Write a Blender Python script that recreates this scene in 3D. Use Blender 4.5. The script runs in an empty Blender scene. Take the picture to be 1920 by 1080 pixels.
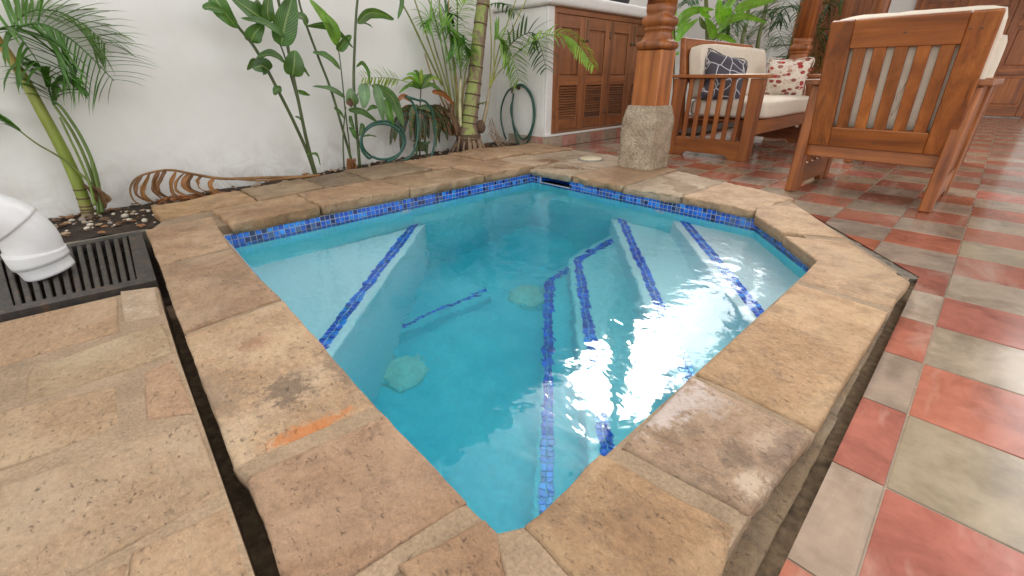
import bpy, bmesh, math, random
from mathutils import Vector, Matrix, noise
R = math.radians
random.seed(7)
scn = bpy.context.scene
COL = scn.collection

# ------------------------------------------------------------------ camera
FPX, PITCH, ROLL, YAW, H = 822.4667, .447897, -.0040226, -.8014554, .62   # solved from the tile grid and the verticals
FW = Vector((math.sin(YAW)*math.cos(PITCH), math.cos(YAW)*math.cos(PITCH), -math.sin(PITCH)))
R0 = Vector((math.cos(YAW), -math.sin(YAW), 0)); U0 = R0.cross(FW)
RT = R0*math.cos(ROLL) + U0*math.sin(ROLL); UP = -R0*math.sin(ROLL) + U0*math.cos(ROLL)
CAMP = Vector((0, 0, H))
cd = bpy.data.cameras.new('camera'); cam = bpy.data.objects.new('camera', cd); COL.objects.link(cam)
cd.sensor_width = 36; cd.lens = FPX/1920*36; cd.clip_start = .02; cd.clip_end = 400
M = Matrix((RT, UP, -FW)).transposed().to_4x4(); M.translation = CAMP; cam.matrix_world = M
scn.camera = cam
# ------------------------------------------------------------------ sky, sun, exposure
SUN_EL, SUN_DIR = R(34), Vector((-.50, .866, 0)).normalized()
world = bpy.data.worlds.new('World'); scn.world = world; world.use_nodes = True
wn = world.node_tree.nodes; wl = world.node_tree.links; wn.clear()
sky = wn.new('ShaderNodeTexSky'); sky.sky_type = 'NISHITA'; sky.sun_disc = False
sky.sun_elevation = SUN_EL; sky.sun_rotation = math.atan2(SUN_DIR.x, SUN_DIR.y)
sky.dust_density = 1.5; sky.air_density = 1.2; sky.ozone_density = 1
hs = wn.new('ShaderNodeHueSaturation'); hs.inputs['Saturation'].default_value = .05
bg = wn.new('ShaderNodeBackground'); bg.inputs['Strength'].default_value = .15
wo = wn.new('ShaderNodeOutputWorld')
wl.new(sky.outputs[0], hs.inputs['Color']); wl.new(hs.outputs[0], bg.inputs[0]); wl.new(bg.outputs[0], wo.inputs[0])
sl = bpy.data.lights.new('sun', 'SUN'); sl.energy = .9; sl.angle = R(14); sl.color = (1, .94, .86)
sun = bpy.data.objects.new('sun', sl); COL.objects.link(sun); sun.location = (0, 0, 9)
sd = SUN_DIR*math.cos(SUN_EL) + Vector((0, 0, math.sin(SUN_EL)))
sun.rotation_euler = (-sd).to_track_quat('-Z', 'Y').to_euler()
vs = scn.view_settings; vs.view_transform = 'Standard'; vs.look = 'None'; vs.gamma = 1; vs.exposure = 1.78; vs.use_curve_mapping = False
cy = scn.cycles; cy.use_denoising = True; cy.max_bounces = 14; cy.diffuse_bounces = 5; cy.glossy_bounces = 4
cy.transmission_bounces = 10; cy.transparent_max_bounces = 12; cy.caustics_refractive = True; cy.caustics_reflective = False
cy.sample_clamp_indirect = 8

# ------------------------------------------------------------------ pixels to places
def ray(x, y): return (FW*FPX + RT*(x-960) - UP*(y-540)).normalized()
def P(x, y, z=0):
    d = ray(x, y); return CAMP + d*((z-H)/d.z)
def PX(x, y, X):
    d = ray(x, y); return CAMP + d*(X/d.x)
def PY(x, y, Y):
    d = ray(x, y); return CAMP + d*(Y/d.y)
def depth(p): return (Vector(p)-CAMP).dot(FW)
def c2(x, y): return (380+x/3, y/3)
def c3(x, y): return (740+x/3.375, y/3.375)
def z2(x, y): return (1240+x/6, y/6)
def c8(x, y): return (x/1.5, 360+y/1.5)
def c1(x, y): return (x/2.348, y/2.348)

# ------------------------------------------------------------------ object helpers
def link(o): COL.objects.link(o); return o
def thing(name, label, cat, loc=(0, 0, 0), group=None):
    o = link(bpy.data.objects.new(name, None)); o.location = loc; o.empty_display_size = .05
    o['label'] = label; o['category'] = cat
    if group: o['group'] = group
    return o
def origin(p):
    while p is not None and p.parent is not None: p = p.parent
    return p.location.copy() if p is not None else Vector()
def mk(name, verts, faces, mat, parent=None, smooth=False, mats=None, midx=None, color=None):
    o0 = origin(parent); me = bpy.data.meshes.new(name)
    me.from_pydata([Vector(v)-o0 for v in verts], [], faces); me.update()
    for m in (mats or [mat]): me.materials.append(m)
    if smooth: me.polygons.foreach_set('use_smooth', [True]*len(me.polygons))
    if midx: me.polygons.foreach_set('material_index', midx)
    o = link(bpy.data.objects.new(name, me)); o.parent = parent
    if color: o.color = color
    return o
def mkbm(name, bm, mat, parent=None, smooth=False, color=None):
    o0 = origin(parent); bmesh.ops.translate(bm, verts=bm.verts, vec=-o0)
    me = bpy.data.meshes.new(name); bm.to_mesh(me); bm.free(); me.materials.append(mat)
    if smooth: me.polygons.foreach_set('use_smooth', [True]*len(me.polygons))
    o = link(bpy.data.objects.new(name, me)); o.parent = parent
    if color: o.color = color
    return o
def copy_tree(o, parent=None):
    c = o.copy(); link(c); c.parent = parent
    for ch in list(o.children): copy_tree(ch, c)
    return c
def structure(o, kind='structure'): o['kind'] = kind; return o
def tag(o, label, cat, group=None):
    o['label'] = label; o['category'] = cat
    if group: o['group'] = group
    return o
def bev(bm, w, seg=1):
    if w > 0: bmesh.ops.bevel(bm, geom=list(bm.edges), offset=w, segments=seg, affect='EDGES', profile=.6)
def box(name, lo, hi, mat, parent=None, b=.004, seg=1, color=None):
    bm = bmesh.new(); lo = Vector(lo); hi = Vector(hi)
    bmesh.ops.create_cube(bm, size=1)
    for v in bm.verts: v.co = Vector((lo[i] + (v.co[i]+.5)*(hi[i]-lo[i]) for i in range(3)))
    bev(bm, b, seg); return mkbm(name, bm, mat, parent, color=color)
def bar(name, p0, p1, w, t, side, mat, parent=None, b=.004, w1=None):
    """a plank from p0 to p1, w wide along `side`, t thick; w1 is the width at p1"""
    p0 = Vector(p0); p1 = Vector(p1); d = (p1-p0).normalized(); s = Vector(side); s = (s-d*s.dot(d)).normalized(); n = d.cross(s)
    w1 = w if w1 is None else w1; bm = bmesh.new(); vs_ = []
    for p, ww in ((p0, w), (p1, w1)):
        for a, c in ((-1, -1), (1, -1), (1, 1), (-1, 1)): vs_.append(bm.verts.new(p + s*(a*ww/2) + n*(c*t/2)))
    for f in ((0, 1, 2, 3), (7, 6, 5, 4), (0, 4, 5, 1), (1, 5, 6, 2), (2, 6, 7, 3), (3, 7, 4, 0)): bm.faces.new([vs_[i] for i in f])
    bmesh.ops.recalc_face_normals(bm, faces=bm.faces); bev(bm, b); return mkbm(name, bm, mat, parent)
def prism_data(poly, z0, z1):
    n = len(poly); a = sum(poly[i][0]*poly[(i+1) % n][1]-poly[(i+1) % n][0]*poly[i][1] for i in range(n))
    if a < 0: poly = poly[::-1]
    v = [(p[0], p[1], z0) for p in poly] + [(p[0], p[1], z1) for p in poly]
    f = [tuple(range(n-1, -1, -1)), tuple(range(n, 2*n))] + [(i, (i+1) % n, n+(i+1) % n, n+i) for i in range(n)]
    return v, f
def prism(name, poly, z0, z1, mat, parent=None, b=0, seg=1):
    v, f = prism_data([tuple(p[:2]) for p in poly], z0, z1)
    if not b: return mk(name, v, f, mat, parent)
    bm = bmesh.new(); vs_ = [bm.verts.new(p) for p in v]
    for q in f: bm.faces.new([vs_[i] for i in q])
    bev(bm, b, seg); return mkbm(name, bm, mat, parent)
def smooth_path(pts, n):
    pts = [Vector(p) for p in pts]; out = []
    for k in range(n+1):
        t = k/n*(len(pts)-1); i = min(int(t), len(pts)-2); u = t-i
        p0 = pts[max(i-1, 0)]; p1 = pts[i]; p2 = pts[i+1]; p3 = pts[min(i+2, len(pts)-1)]
        out.append(.5*((2*p1) + (p2-p0)*u + (2*p0-5*p1+4*p2-p3)*u*u + (3*p1-p0-3*p2+p3)*u*u*u))
    return out
def tube_data(pts, rad, seg=8):
    pts = [Vector(p) for p in pts]; n = len(pts); V = []; F = []
    rad = [rad]*n if not hasattr(rad, '__len__') else rad
    prev = None
    for i, p in enumerate(pts):
        t = (pts[min(i+1, n-1)]-pts[max(i-1, 0)]).normalized()
        if prev is None: a = t.orthogonal().normalized()
        else: a = (prev - t*prev.dot(t)).normalized()
        prev = a; b = t.cross(a)
        for k in range(seg):
            th = 2*math.pi*k/seg; V.append(p + (a*math.cos(th)+b*math.sin(th))*rad[i])
    for i in range(n-1):
        for k in range(seg): F.append((i*seg+k, i*seg+(k+1) % seg, (i+1)*seg+(k+1) % seg, (i+1)*seg+k))
    F.append(tuple(range(seg-1, -1, -1))); F.append(tuple(range((n-1)*seg, n*seg)))
    return V, F
def tube(name, pts, rad, mat, parent=None, seg=8, color=None):
    v, f = tube_data(pts, rad, seg); return mk(name, v, f, mat, parent, True, color=color)
class MB:
    def __init__(s): s.v = []; s.f = []; s.m = []
    def add(s, v, f, m=0):
        o = len(s.v); s.v += [Vector(q) for q in v]; s.f += [tuple(i+o for i in q) for q in f]; s.m += [m]*len(f)
    def build(s, name, mat, parent=None, smooth=False, mats=None, color=None):
        return mk(name, s.v, s.f, mat, parent, smooth, mats, s.m if mats else None, color)

# ------------------------------------------------------------------ materials
class NT:
    def __init__(s, name):
        s.m = bpy.data.materials.new(name); s.m.use_nodes = True; s.t = s.m.node_tree; s.t.nodes.clear()
        s.out = s.n('ShaderNodeOutputMaterial')
    def n(s, t, **k):
        nd = s.t.nodes.new(t)
        for a, b in k.items(): setattr(nd, a, b)
        return nd
    def set(s, nd, **k):
        for a, b in k.items():
            key = a.replace('_', ' '); i = nd.inputs[key] if key in nd.inputs else nd.inputs[a]
            if hasattr(b, 'is_output'): s.t.links.new(b, i)
            else: i.default_value = b
        return nd
    def coord(s, kind='Object', scale=(1, 1, 1), rnd=True, rot=(0, 0, 0)):
        tc = s.n('ShaderNodeTexCoord'); v = tc.outputs[kind]
        if rnd:
            oi = s.n('ShaderNodeObjectInfo'); mu = s.n('ShaderNodeVectorMath', operation='SCALE'); mu.inputs[0].default_value = (17, 31, 23)
            s.t.links.new(oi.outputs['Random'], mu.inputs['Scale']); ad = s.n('ShaderNodeVectorMath', operation='ADD')
            s.t.links.new(v, ad.inputs[0]); s.t.links.new(mu.outputs[0], ad.inputs[1]); v = ad.outputs[0]
        mp = s.n('ShaderNodeMapping'); s.t.links.new(v, mp.inputs[0]); mp.inputs['Scale'].default_value = scale; mp.inputs['Rotation'].default_value = rot
        return mp.outputs[0]
    def noise(s, v, scale, detail=4, rough=.55, dist=0):
        nd = s.n('ShaderNodeTexNoise'); s.set(nd, Vector=v, Scale=scale, Detail=detail, Roughness=rough, Distortion=dist); return nd.outputs[0]
    def ramp(s, f, *st):
        nd = s.n('ShaderNodeValToRGB'); s.t.links.new(f, nd.inputs[0]); e = nd.color_ramp.elements
        while len(e) < len(st): e.new(.5)
        for i, (p, c) in enumerate(st): e[i].position = p; e[i].color = (*c, 1) if hasattr(c, '__len__') else (c, c, c, 1)
        return nd.outputs[0]
    def mix(s, f, a, b, mode='MIX'):
        nd = s.n('ShaderNodeMix', data_type='RGBA', blend_type=mode)
        for i, q in ((0, f), (6, a), (7, b)):
            if hasattr(q, 'is_output'): s.t.links.new(q, nd.inputs[i])
            else: nd.inputs[i].default_value = q if i == 0 else (*q, 1) if len(q) == 3 else q
        return nd.outputs[2]
    def math(s, op, a, b=0.):
        nd = s.n('ShaderNodeMath', operation=op)
        for i, q in enumerate((a, b)):
            if hasattr(q, 'is_output'): s.t.links.new(q, nd.inputs[i])
            else: nd.inputs[i].default_value = q
        return nd.outputs[0]
    def bump(s, h, strength, dist=.01, normal=None):
        nd = s.n('ShaderNodeBump'); s.set(nd, Height=h, Strength=strength, Distance=dist)
        if normal: s.t.links.new(normal, nd.inputs['Normal'])
        return nd.outputs[0]
    def objcol(s): return s.n('ShaderNodeObjectInfo').outputs['Color']
    def pr(s, col, rough=.5, normal=None, **k):
        b = s.n('ShaderNodeBsdfPrincipled'); s.set(b, Base_Color=col if hasattr(col, 'is_output') else (*col, 1), Roughness=rough, **k)
        if normal: s.t.links.new(normal, b.inputs['Normal'])
        return b.outputs[0]
    def done(s, sh): s.t.links.new(sh, s.out.inputs[0]); return s.m

def stone_mat(name, a, b, c, pit=(.12, .085, .055), weather=0., crust=None, wet=.0, blobs=()):
    t = NT(name); v = t.coord(); big = t.noise(v, 5, 6, .6); mid = t.noise(v, 17, 8, .65, .4); fine = t.noise(v, 95, 9, .82)
    col = t.ramp(big, (.3, a), (.52, b), (.72, c))
    col = t.mix(t.math('MULTIPLY', t.ramp(mid, (.45, 0.), (.75, 1.)), .5), col, tuple(x*.72 for x in a))
    col = t.mix(.55, col, t.ramp(fine, (.30, .22), (.62, 1.28)), 'MULTIPLY')
    pits = t.ramp(t.noise(t.coord(scale=(1, 1.6, 1)), 60, 8, .85, .2), (.32, 1.), (.41, 0.))
    col = t.mix(t.math('MULTIPLY', pits, .6), col, pit)
    veil = t.ramp(t.noise(v, 3.2, 8, .7, .7), (.46, 0.), (.62, 1.)); col = t.mix(t.math('MULTIPLY', veil, .52), col, (.56, .45, .33))
    if weather:
        w = t.ramp(t.noise(v, 12, 12, .8, .15), (.50, 0.), (.62, 1.)); col = t.mix(t.math('MULTIPLY', w, weather), col, (.13, .095, .07))
    if crust:
        w = t.ramp(t.noise(t.coord(scale=(1, 1, 1)), 11, 12, .8, .2), (.54, 0.), (.62, 1.)); col = t.mix(t.math('MULTIPLY', w, .8), col, crust)
    gp = t.n('ShaderNodeNewGeometry').outputs['Position']; bn = t.noise(v, 38, 10, .78, .2)
    for (bx_, by_), (ra, rb, an), bc, st in blobs:
        mp = t.n('ShaderNodeMapping', vector_type='TEXTURE'); t.t.links.new(gp, mp.inputs[0]); mp.inputs['Location'].default_value = (bx_, by_, 0); mp.inputs['Rotation'].default_value = (0, 0, an); mp.inputs['Scale'].default_value = (ra, rb, 1)
        ln = t.n('ShaderNodeVectorMath', operation='LENGTH'); t.t.links.new(mp.outputs[0], ln.inputs[0])
        f = t.ramp(t.math('ADD', t.math('MULTIPLY', ln.outputs['Value'], .5), t.math('MULTIPLY', t.math('SUBTRACT', bn, .5), 2.4)), (.26, 1.), (.56, 0.)); col = t.mix(t.math('MULTIPLY', f, st), col, bc)
    col = t.mix(1., col, t.objcol(), 'MULTIPLY'); col = t.mix(1., col, (.88, .83, .765), 'MULTIPLY')
    h = t.math('ADD', t.math('MULTIPLY', fine, .35), t.math('SUBTRACT', t.math('MULTIPLY', mid, 1.), t.math('MULTIPLY', pits, .5)))
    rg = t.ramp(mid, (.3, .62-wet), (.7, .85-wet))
    return t.done(t.pr(col, rg, t.bump(h, 1., .013)))
M_STONE = stone_mat('sandstone', (.32, .21, .13), (.43, .30, .19), (.53, .40, .275), weather=.42)
M_STONE_W = stone_mat('sandstone_weathered', (.38, .24, .13), (.50, .33, .19), (.60, .45, .30), weather=.75, crust=(.58, .50, .42))
CT = .045
def bl(x0, y0, x1, y1, w, col, st):
    a, b = P(x0, y0, CT), P(x1, y1, CT); d = b-a; return ((a.x+b.x)/2, (a.y+b.y)/2), (max(d.length*.5, .01), w, math.atan2(d.y, d.x)), col, st
M_STONE_L = stone_mat('sandstone_stained', (.40, .27, .16), (.50, .35, .22), (.58, .45, .31), weather=.3, blobs=[bl(480, 745, 590, 720, .06, (.14, .10, .075), .75), bl(440, 660, 520, 630, .03, (.32, .15, .085), .6), bl(600, 640, 690, 740, .03, (.17, .12, .09), .6), bl(500, 835, 650, 775, .022, (.55, .20, .05), .85), bl(370, 700, 420, 800, .05, (.25, .19, .14), .55), bl(480, 680, 570, 600, .05, (.62, .47, .32), .5)])
M_STONE_R = stone_mat('sandstone_bleached', (.30, .20, .125), (.40, .275, .18), (.50, .37, .25), weather=.5, blobs=[bl(1200, 800, 1310, 715, .045, (.66, .60, .60), .8), bl(1290, 770, 1360, 740, .04, (.60, .54, .52), .5), bl(1380, 920, 1440, 890, .025, (.66, .56, .44), .8), bl(1410, 840, 1470, 820, .03, (.60, .48, .36), .6), bl(1360, 870, 1400, 840, .03, (.14, .10, .075), .6), bl(1440, 880, 1500, 800, .02, (.18, .12, .09), .6)])
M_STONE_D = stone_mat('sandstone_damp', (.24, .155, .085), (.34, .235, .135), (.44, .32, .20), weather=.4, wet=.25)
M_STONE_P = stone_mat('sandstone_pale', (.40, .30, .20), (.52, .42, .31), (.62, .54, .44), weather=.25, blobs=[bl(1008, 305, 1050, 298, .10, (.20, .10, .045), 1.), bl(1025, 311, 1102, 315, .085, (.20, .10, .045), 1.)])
t = NT('mortar'); v = t.coord(); n1 = t.noise(v, 12, 6); n2 = t.noise(v, 160, 4, .7)
M_MORTAR = t.done(t.pr(t.mix(.6, t.ramp(n1, (.3, (.25, .17, .10)), (.7, (.36, .25, .155))), t.ramp(n2, (.3, .4), (.65, 1.1)), 'MULTIPLY'), .85, t.bump(n2, .5, .005)))
t = NT('carved_pedestal_stone'); v = t.coord(rnd=False); n1 = t.noise(v, 9, 7, .65); nf = t.noise(v, 90, 5, .7)
def chisel(rot):
    w = t.n('ShaderNodeTexWave', wave_type='BANDS', bands_direction='DIAGONAL'); t.set(w, Vector=t.coord(rnd=False, rot=rot), Scale=16., Distortion=14., Detail=5., Detail_Scale=2.2); return w.outputs['Fac']
ch = t.mix(t.ramp(t.noise(v, 6, 2), (.47, 0.), (.53, 1.)), chisel((0, 0, 0)), chisel((0, 1.57, 0)))
hh = t.math('ADD', t.math('MULTIPLY', ch, .45), t.math('MULTIPLY', nf, 1.2))
M_PED = t.done(t.pr(t.mix(.75, t.ramp(n1, (.3, (.34, .25, .16)), (.7, (.58, .465, .335))), t.ramp(hh, (.45, .4), (1.1, 1.15)), 'MULTIPLY'), .85, t.bump(hh, .9, .010)))

t = NT('cement_tile'); v = t.coord(rnd=True)
n1 = t.noise(v, 7, 6, .6, .5); n2 = t.noise(v, 28, 7, .65); n3 = t.noise(t.coord(scale=(1, .25, 1)), 5, 5, .6, .6)
col = t.mix(1., t.objcol(), t.ramp(n1, (.34, .72), (.52, 1.0), (.70, 1.12)), 'MULTIPLY')
col = t.mix(.4, col, t.ramp(n2, (.3, .65), (.7, 1.25)), 'MULTIPLY')
col = t.mix(t.math('MULTIPLY', t.ramp(n3, (.54, 0.), (.66, 1.)), .38), col, (.52, .44, .35))
M_TILE = t.done(t.pr(col, t.ramp(n2, (.3, .11), (.75, .25)), t.bump(n1, .02, .004), Specular_IOR_Level=.5))
def checker_mat(name, gx, gy, ox, oy):
    t = NT(name); tc = t.n('ShaderNodeNewGeometry'); sp = t.n('ShaderNodeSeparateXYZ'); t.t.links.new(tc.outputs['Position'], sp.inputs[0])
    fx = t.math('DIVIDE', t.math('SUBTRACT', sp.outputs[0], ox), gx); fy = t.math('DIVIDE', t.math('SUBTRACT', sp.outputs[1], oy), gy)
    par = t.math('MODULO', t.math('ADD', t.math('ADD', t.math('FLOOR', fx), t.math('FLOOR', fy)), 1000.), 2.)
    ex = t.math('ABSOLUTE', t.math('SUBTRACT', t.math('FRACT', t.math('ADD', fx, 100.)), .5)); ey = t.math('ABSOLUTE', t.math('SUBTRACT', t.math('FRACT', t.math('ADD', fy, 100.)), .5))
    g = t.math('GREATER_THAN', t.math('MAXIMUM', ex, ey), .489)
    n1 = t.noise(t.coord(rnd=False), 9, 6)
    col = t.mix(par, (.34, .262, .187), (.38, .13, .088)); col = t.mix(1., col, t.ramp(n1, (.3, .7), (.7, 1.2)), 'MULTIPLY')
    col = t.mix(g, col, (.34, .27, .20)); return t.done(t.pr(col, t.ramp(n1, (.3, .2), (.7, .34))))
GX, GY, OX, OY = .374*.62, .404*.62, .1005*.62, 1.303*.62
M_FLOOR = checker_mat('floor_tiles_and_grout', GX, GY, OX, OY)

def wood_mat(name, axis, dark=(.12, .030, .007), mid=(.29, .086, .016), light=(.43, .145, .031), rough=.38):
    t = NT(name); sc = [7, 7, 7]; sc[axis] = .55; v = t.coord(scale=tuple(sc)); sc2 = [60, 60, 60]; sc2[axis] = 2.
    g = t.noise(v, 2.2, 6, .6, .6); f = t.noise(t.coord(scale=tuple(sc2)), 3, 3, .6); blot = t.noise(t.coord(), 6, 3)
    col = t.ramp(g, (.28, dark), (.5, mid), (.72, light)); col = t.mix(.35, col, t.ramp(f, (.3, .5), (.65, 1.15)), 'MULTIPLY')
    col = t.mix(.4, col, t.ramp(blot, (.3, .65), (.7, 1.25)), 'MULTIPLY')
    oi = t.n('ShaderNodeObjectInfo'); col = t.mix(.5, col, t.ramp(oi.outputs['Random'], (0, .72), (1, 1.2)), 'MULTIPLY')
    return t.done(t.pr(col, t.ramp(f, (.3, rough), (.7, rough+.14)), t.bump(f, .08, .002), Coat_Weight=.12, Coat_Roughness=.25))
WX, WY, WZ = (wood_mat('teak_grain_'+'xyz'[i], i) for i in range(3))
CX_, CY_, CZ_ = (wood_mat('cabinet_wood_grain_'+'xyz'[i], i, (.13, .042, .014), (.27, .095, .03), (.36, .14, .048), .4) for i in range(3))
def flat_mat(name, col, rough=.5, bscale=0, bstr=.2, var=.15, **k):
    t = NT(name); v = t.coord(rnd=False); n = t.noise(v, bscale or 20, 5, .6)
    c = t.mix(1., col, t.ramp(n, (.3, 1-var), (.7, 1+var)), 'MULTIPLY')
    return t.done(t.pr(c, rough, t.bump(n, bstr, .004) if bscale else None, **k))
# white plaster wall with trowel marks and splashed dirt of its own shape
t = NT('white_plaster'); v = t.coord(rnd=False); n1 = t.noise(v, 2.2, 5, .55, .6); n2 = t.noise(v, 26, 7, .6, .4); n3 = t.noise(v, 7, 9, .7, 1.)
sp = t.n('ShaderNodeSeparateXYZ'); gm = t.n('ShaderNodeNewGeometry'); t.t.links.new(gm.outputs['Position'], sp.inputs[0])
col = t.ramp(n1, (.3, (.67, .655, .61)), (.7, (.75, .74, .70)))
low = t.ramp(sp.outputs[2], (0., 1.), (.34, 0.)); dirt = t.math('MULTIPLY', low, t.ramp(n3, (.42, 0.), (.66, 1.)))
col = t.mix(t.math('MULTIPLY', dirt, .55), col, (.36, .30, .22))
M_WALL = t.done(t.pr(col, .8, t.bump(t.math('ADD', n1, t.math('MULTIPLY', n2, .35)), .35, .012)))
M_WHITE = flat_mat('white_paint', (.70, .685, .65), .6, 18, .15, .05)
M_CUSH = flat_mat('cream_canvas', (.62, .54, .43), .9, 24, .35, .06)
M_IRON = None
t = NT('cast_iron'); v = t.coord(); n1 = t.noise(v, 22, 7, .7); n2 = t.noise(v, 120, 4)
M_IRON = t.done(t.pr(t.ramp(n1, (.35, (.04, .036, .033)), (.56, (.075, .062, .052)), (.7, (.17, .085, .04))), t.ramp(n2, (.3, .4), (.7, .65)), t.bump(n2, .3, .003), Metallic=.35))
M_PVC = flat_mat('white_plastic_pipe', (.62, .61, .60), .35, 0, .1, .04)
M_HOSE = flat_mat('green_rubber_hose', (.018, .08, .055), .38, 0, .1, .2)
M_BRASS = flat_mat('tarnished_brass', (.14, .10, .065), .5, 60, .3, .3, Metallic=.6)
M_BLACK = flat_mat('dark_pot', (.035, .035, .037), .6, 30, .1)
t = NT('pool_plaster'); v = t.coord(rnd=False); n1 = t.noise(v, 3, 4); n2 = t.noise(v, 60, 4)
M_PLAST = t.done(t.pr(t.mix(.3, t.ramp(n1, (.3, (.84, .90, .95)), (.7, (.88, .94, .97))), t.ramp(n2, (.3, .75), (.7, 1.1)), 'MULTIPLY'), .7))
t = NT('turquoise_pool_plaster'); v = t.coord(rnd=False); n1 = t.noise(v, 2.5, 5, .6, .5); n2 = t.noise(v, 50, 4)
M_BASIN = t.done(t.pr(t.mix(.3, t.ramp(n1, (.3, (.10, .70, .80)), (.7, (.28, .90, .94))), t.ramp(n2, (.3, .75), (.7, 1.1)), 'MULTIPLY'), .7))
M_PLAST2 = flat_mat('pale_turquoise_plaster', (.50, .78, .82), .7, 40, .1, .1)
M_GROUT = flat_mat('mosaic_grout', (.46, .48, .50), .8, 60, .2)
def mosaic(name, c):
    t = NT(name); v = t.coord(); n = t.noise(t.coord(scale=(1, 1, 5)), 40, 3); return t.done(t.pr(t.mix(1., c, t.ramp(n, (.3, .55), (.7, 1.5)), 'MULTIPLY'), .08, None, Coat_Weight=.5))
M_STRIP = [mosaic('strip_blue_%s' % n, c) for n, c in (('royal', (.006, .10, .62)), ('cobalt', (.01, .17, .80)), ('sky', (.03, .28, .85)))]
M_MOS = [mosaic('mosaic_blue_%s' % n, c) for n, c in (('deep', (.008, .022, .12)), ('royal', (.008, .085, .46)), ('cobalt', (.012, .15, .62)), ('sky', (.03, .24, .68)), ('slate', (.05, .10, .22)))]
# water
t = NT('pool_water'); v = t.coord(rnd=False); w1 = t.noise(v, 5, 2, .5, .4); w2 = t.noise(t.coord(rnd=False, scale=(1, 1.5, 1), rot=(0, 0, .8)), 15, 2, .5, .4); w3 = t.noise(v, 60, 3, .6, .5)
hh = t.math('ADD', t.math('ADD', t.math('MULTIPLY', w1, 1.), t.math('MULTIPLY', w2, .30)), t.math('MULTIPLY', w3, .012))
gl = t.n('ShaderNodeBsdfGlass'); t.set(gl, IOR=1.33, Roughness=.055, Normal=t.bump(hh, .15, .03)); gl.inputs['Color'].default_value = (1, 1, 1, 1)
t.done(gl.outputs[0]); va = t.n('ShaderNodeVolumeAbsorption'); va.inputs['Color'].default_value = (.05, .86, .925, 1); va.inputs['Density'].default_value = .72
t.t.links.new(va.outputs[0], t.out.inputs['Volume']); M_WATER = t.m
# soil
t = NT('dark_soil'); v = t.coord(rnd=False); n1 = t.noise(v, 14, 8, .7); n2 = t.noise(v, 70, 5, .7)
M_SOIL = t.done(t.pr(t.ramp(n1, (.3, (.025, .015, .009)), (.55, (.07, .042, .024)), (.75, (.13, .085, .05))), .95, t.bump(t.math('ADD', n1, n2), 1., .03)))
M_PEB = flat_mat('pebble', (.42, .36, .28), .8, 40, .3, .45)
M_CHIP = flat_mat('bark_chip', (.11, .06, .03), .9, 40, .3, .5)
def leaf_mat(name, vein=60, trans=.3, rough=.35, axis=None, spots=None):
    t = NT(name); v = t.coord(rnd=True); n = t.noise(v, 9, 5); n2 = t.noise(v, 45, 4)
    col = t.mix(1., t.objcol(), t.ramp(n, (.3, .65), (.7, 1.35)), 'MULTIPLY'); col = t.mix(.25, col, t.ramp(n2, (.3, .6), (.7, 1.3)), 'MULTIPLY')
    if spots:
        vo = t.n('ShaderNodeTexVoronoi'); t.set(vo, Vector=v, Scale=58.); s = t.ramp(vo.outputs['Distance'], (.22, 1.), (.30, 0.))
        s = t.math('MULTIPLY', s, t.ramp(t.noise(v, 16, 2), (.46, 0.), (.52, 1.))); col = t.mix(s, col, spots)
    brown = t.ramp(t.noise(v, 6, 7, .7), (.70, 0.), (.74, 1.)); col = t.mix(brown, col, (.22, .10, .035))
    uvn = t.n('ShaderNodeTexCoord'); su = t.n('ShaderNodeSeparateXYZ'); t.t.links.new(uvn.outputs['UV'], su.inputs[0]); au = t.math('ABSOLUTE', t.math('SUBTRACT', su.outputs[0], .5))
    ph = t.math('SINE', t.math('MULTIPLY', t.math('SUBTRACT', su.outputs[1], t.math('MULTIPLY', au, .55)), 95.)); mid_ = t.ramp(au, (.02, 1.), (.05, 0.))
    if vein: col = t.mix(t.math('MULTIPLY', t.ramp(ph, (.2, 0.), (1., 1.)), .16), col, (.5, .6, .25)); col = t.mix(t.math('MULTIPLY', mid_, .35), col, (.45, .5, .2))
    hb = t.math('ADD', t.math('MULTIPLY', ph, .35), n2) if vein else n2
    p = t.pr(col, rough, t.bump(hb, .3, .003), Specular_IOR_Level=.5); tr = t.n('ShaderNodeBsdfTranslucent'); t.set(tr, Color=t.mix(1., col, (1.3, 1.5, .5), 'MULTIPLY'))
    mx = t.n('ShaderNodeMixShader'); mx.inputs[0].default_value = trans; t.t.links.new(p, mx.inputs[1]); t.t.links.new(tr.outputs[0], mx.inputs[2]); return t.done(mx.outputs[0])
M_LEAF = leaf_mat('broad_leaf', rough=.28); M_PALM = leaf_mat('palm_leaflet', 0, trans=.35); M_CROT = leaf_mat('croton_leaf', trans=.1, rough=.3, spots=(.65, .13, .07))
M_STEM = leaf_mat('green_stem', 0, trans=0., rough=.45)
M_DRY = leaf_mat('dry_leaf', 0, trans=.25, rough=.7)
t = NT('palm_trunk'); v = t.coord(rnd=False); sp = t.n('ShaderNodeSeparateXYZ'); t.t.links.new(v, sp.inputs[0])
n1 = t.noise(v, 9, 6, .6, .6); n2 = t.noise(t.coord(rnd=False, scale=(1, 1, .15)), 90, 4)
lich = t.mix(t.ramp(t.noise(v, 7, 5, .6, .5), (.44, 0.), (.50, 1.)), (.22, .15, .10), (.27, .31, .09))
gn = t.n('ShaderNodeNewGeometry'); s3_ = t.n('ShaderNodeSeparateXYZ'); t.t.links.new(gn.outputs['Normal'], s3_.inputs[0])
side = t.ramp(t.math('ADD', t.math('MULTIPLY', s3_.outputs[1], .6), n1), (.38, 1.), (.50, 0.))
M_TRUNK = t.done(t.pr(t.mix(.5, t.mix(side, (.22, .15, .10), lich), t.ramp(n2, (.3, .6), (.7, 1.2)), 'MULTIPLY'), .75, t.bump(n2, .4, .006)))
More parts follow.
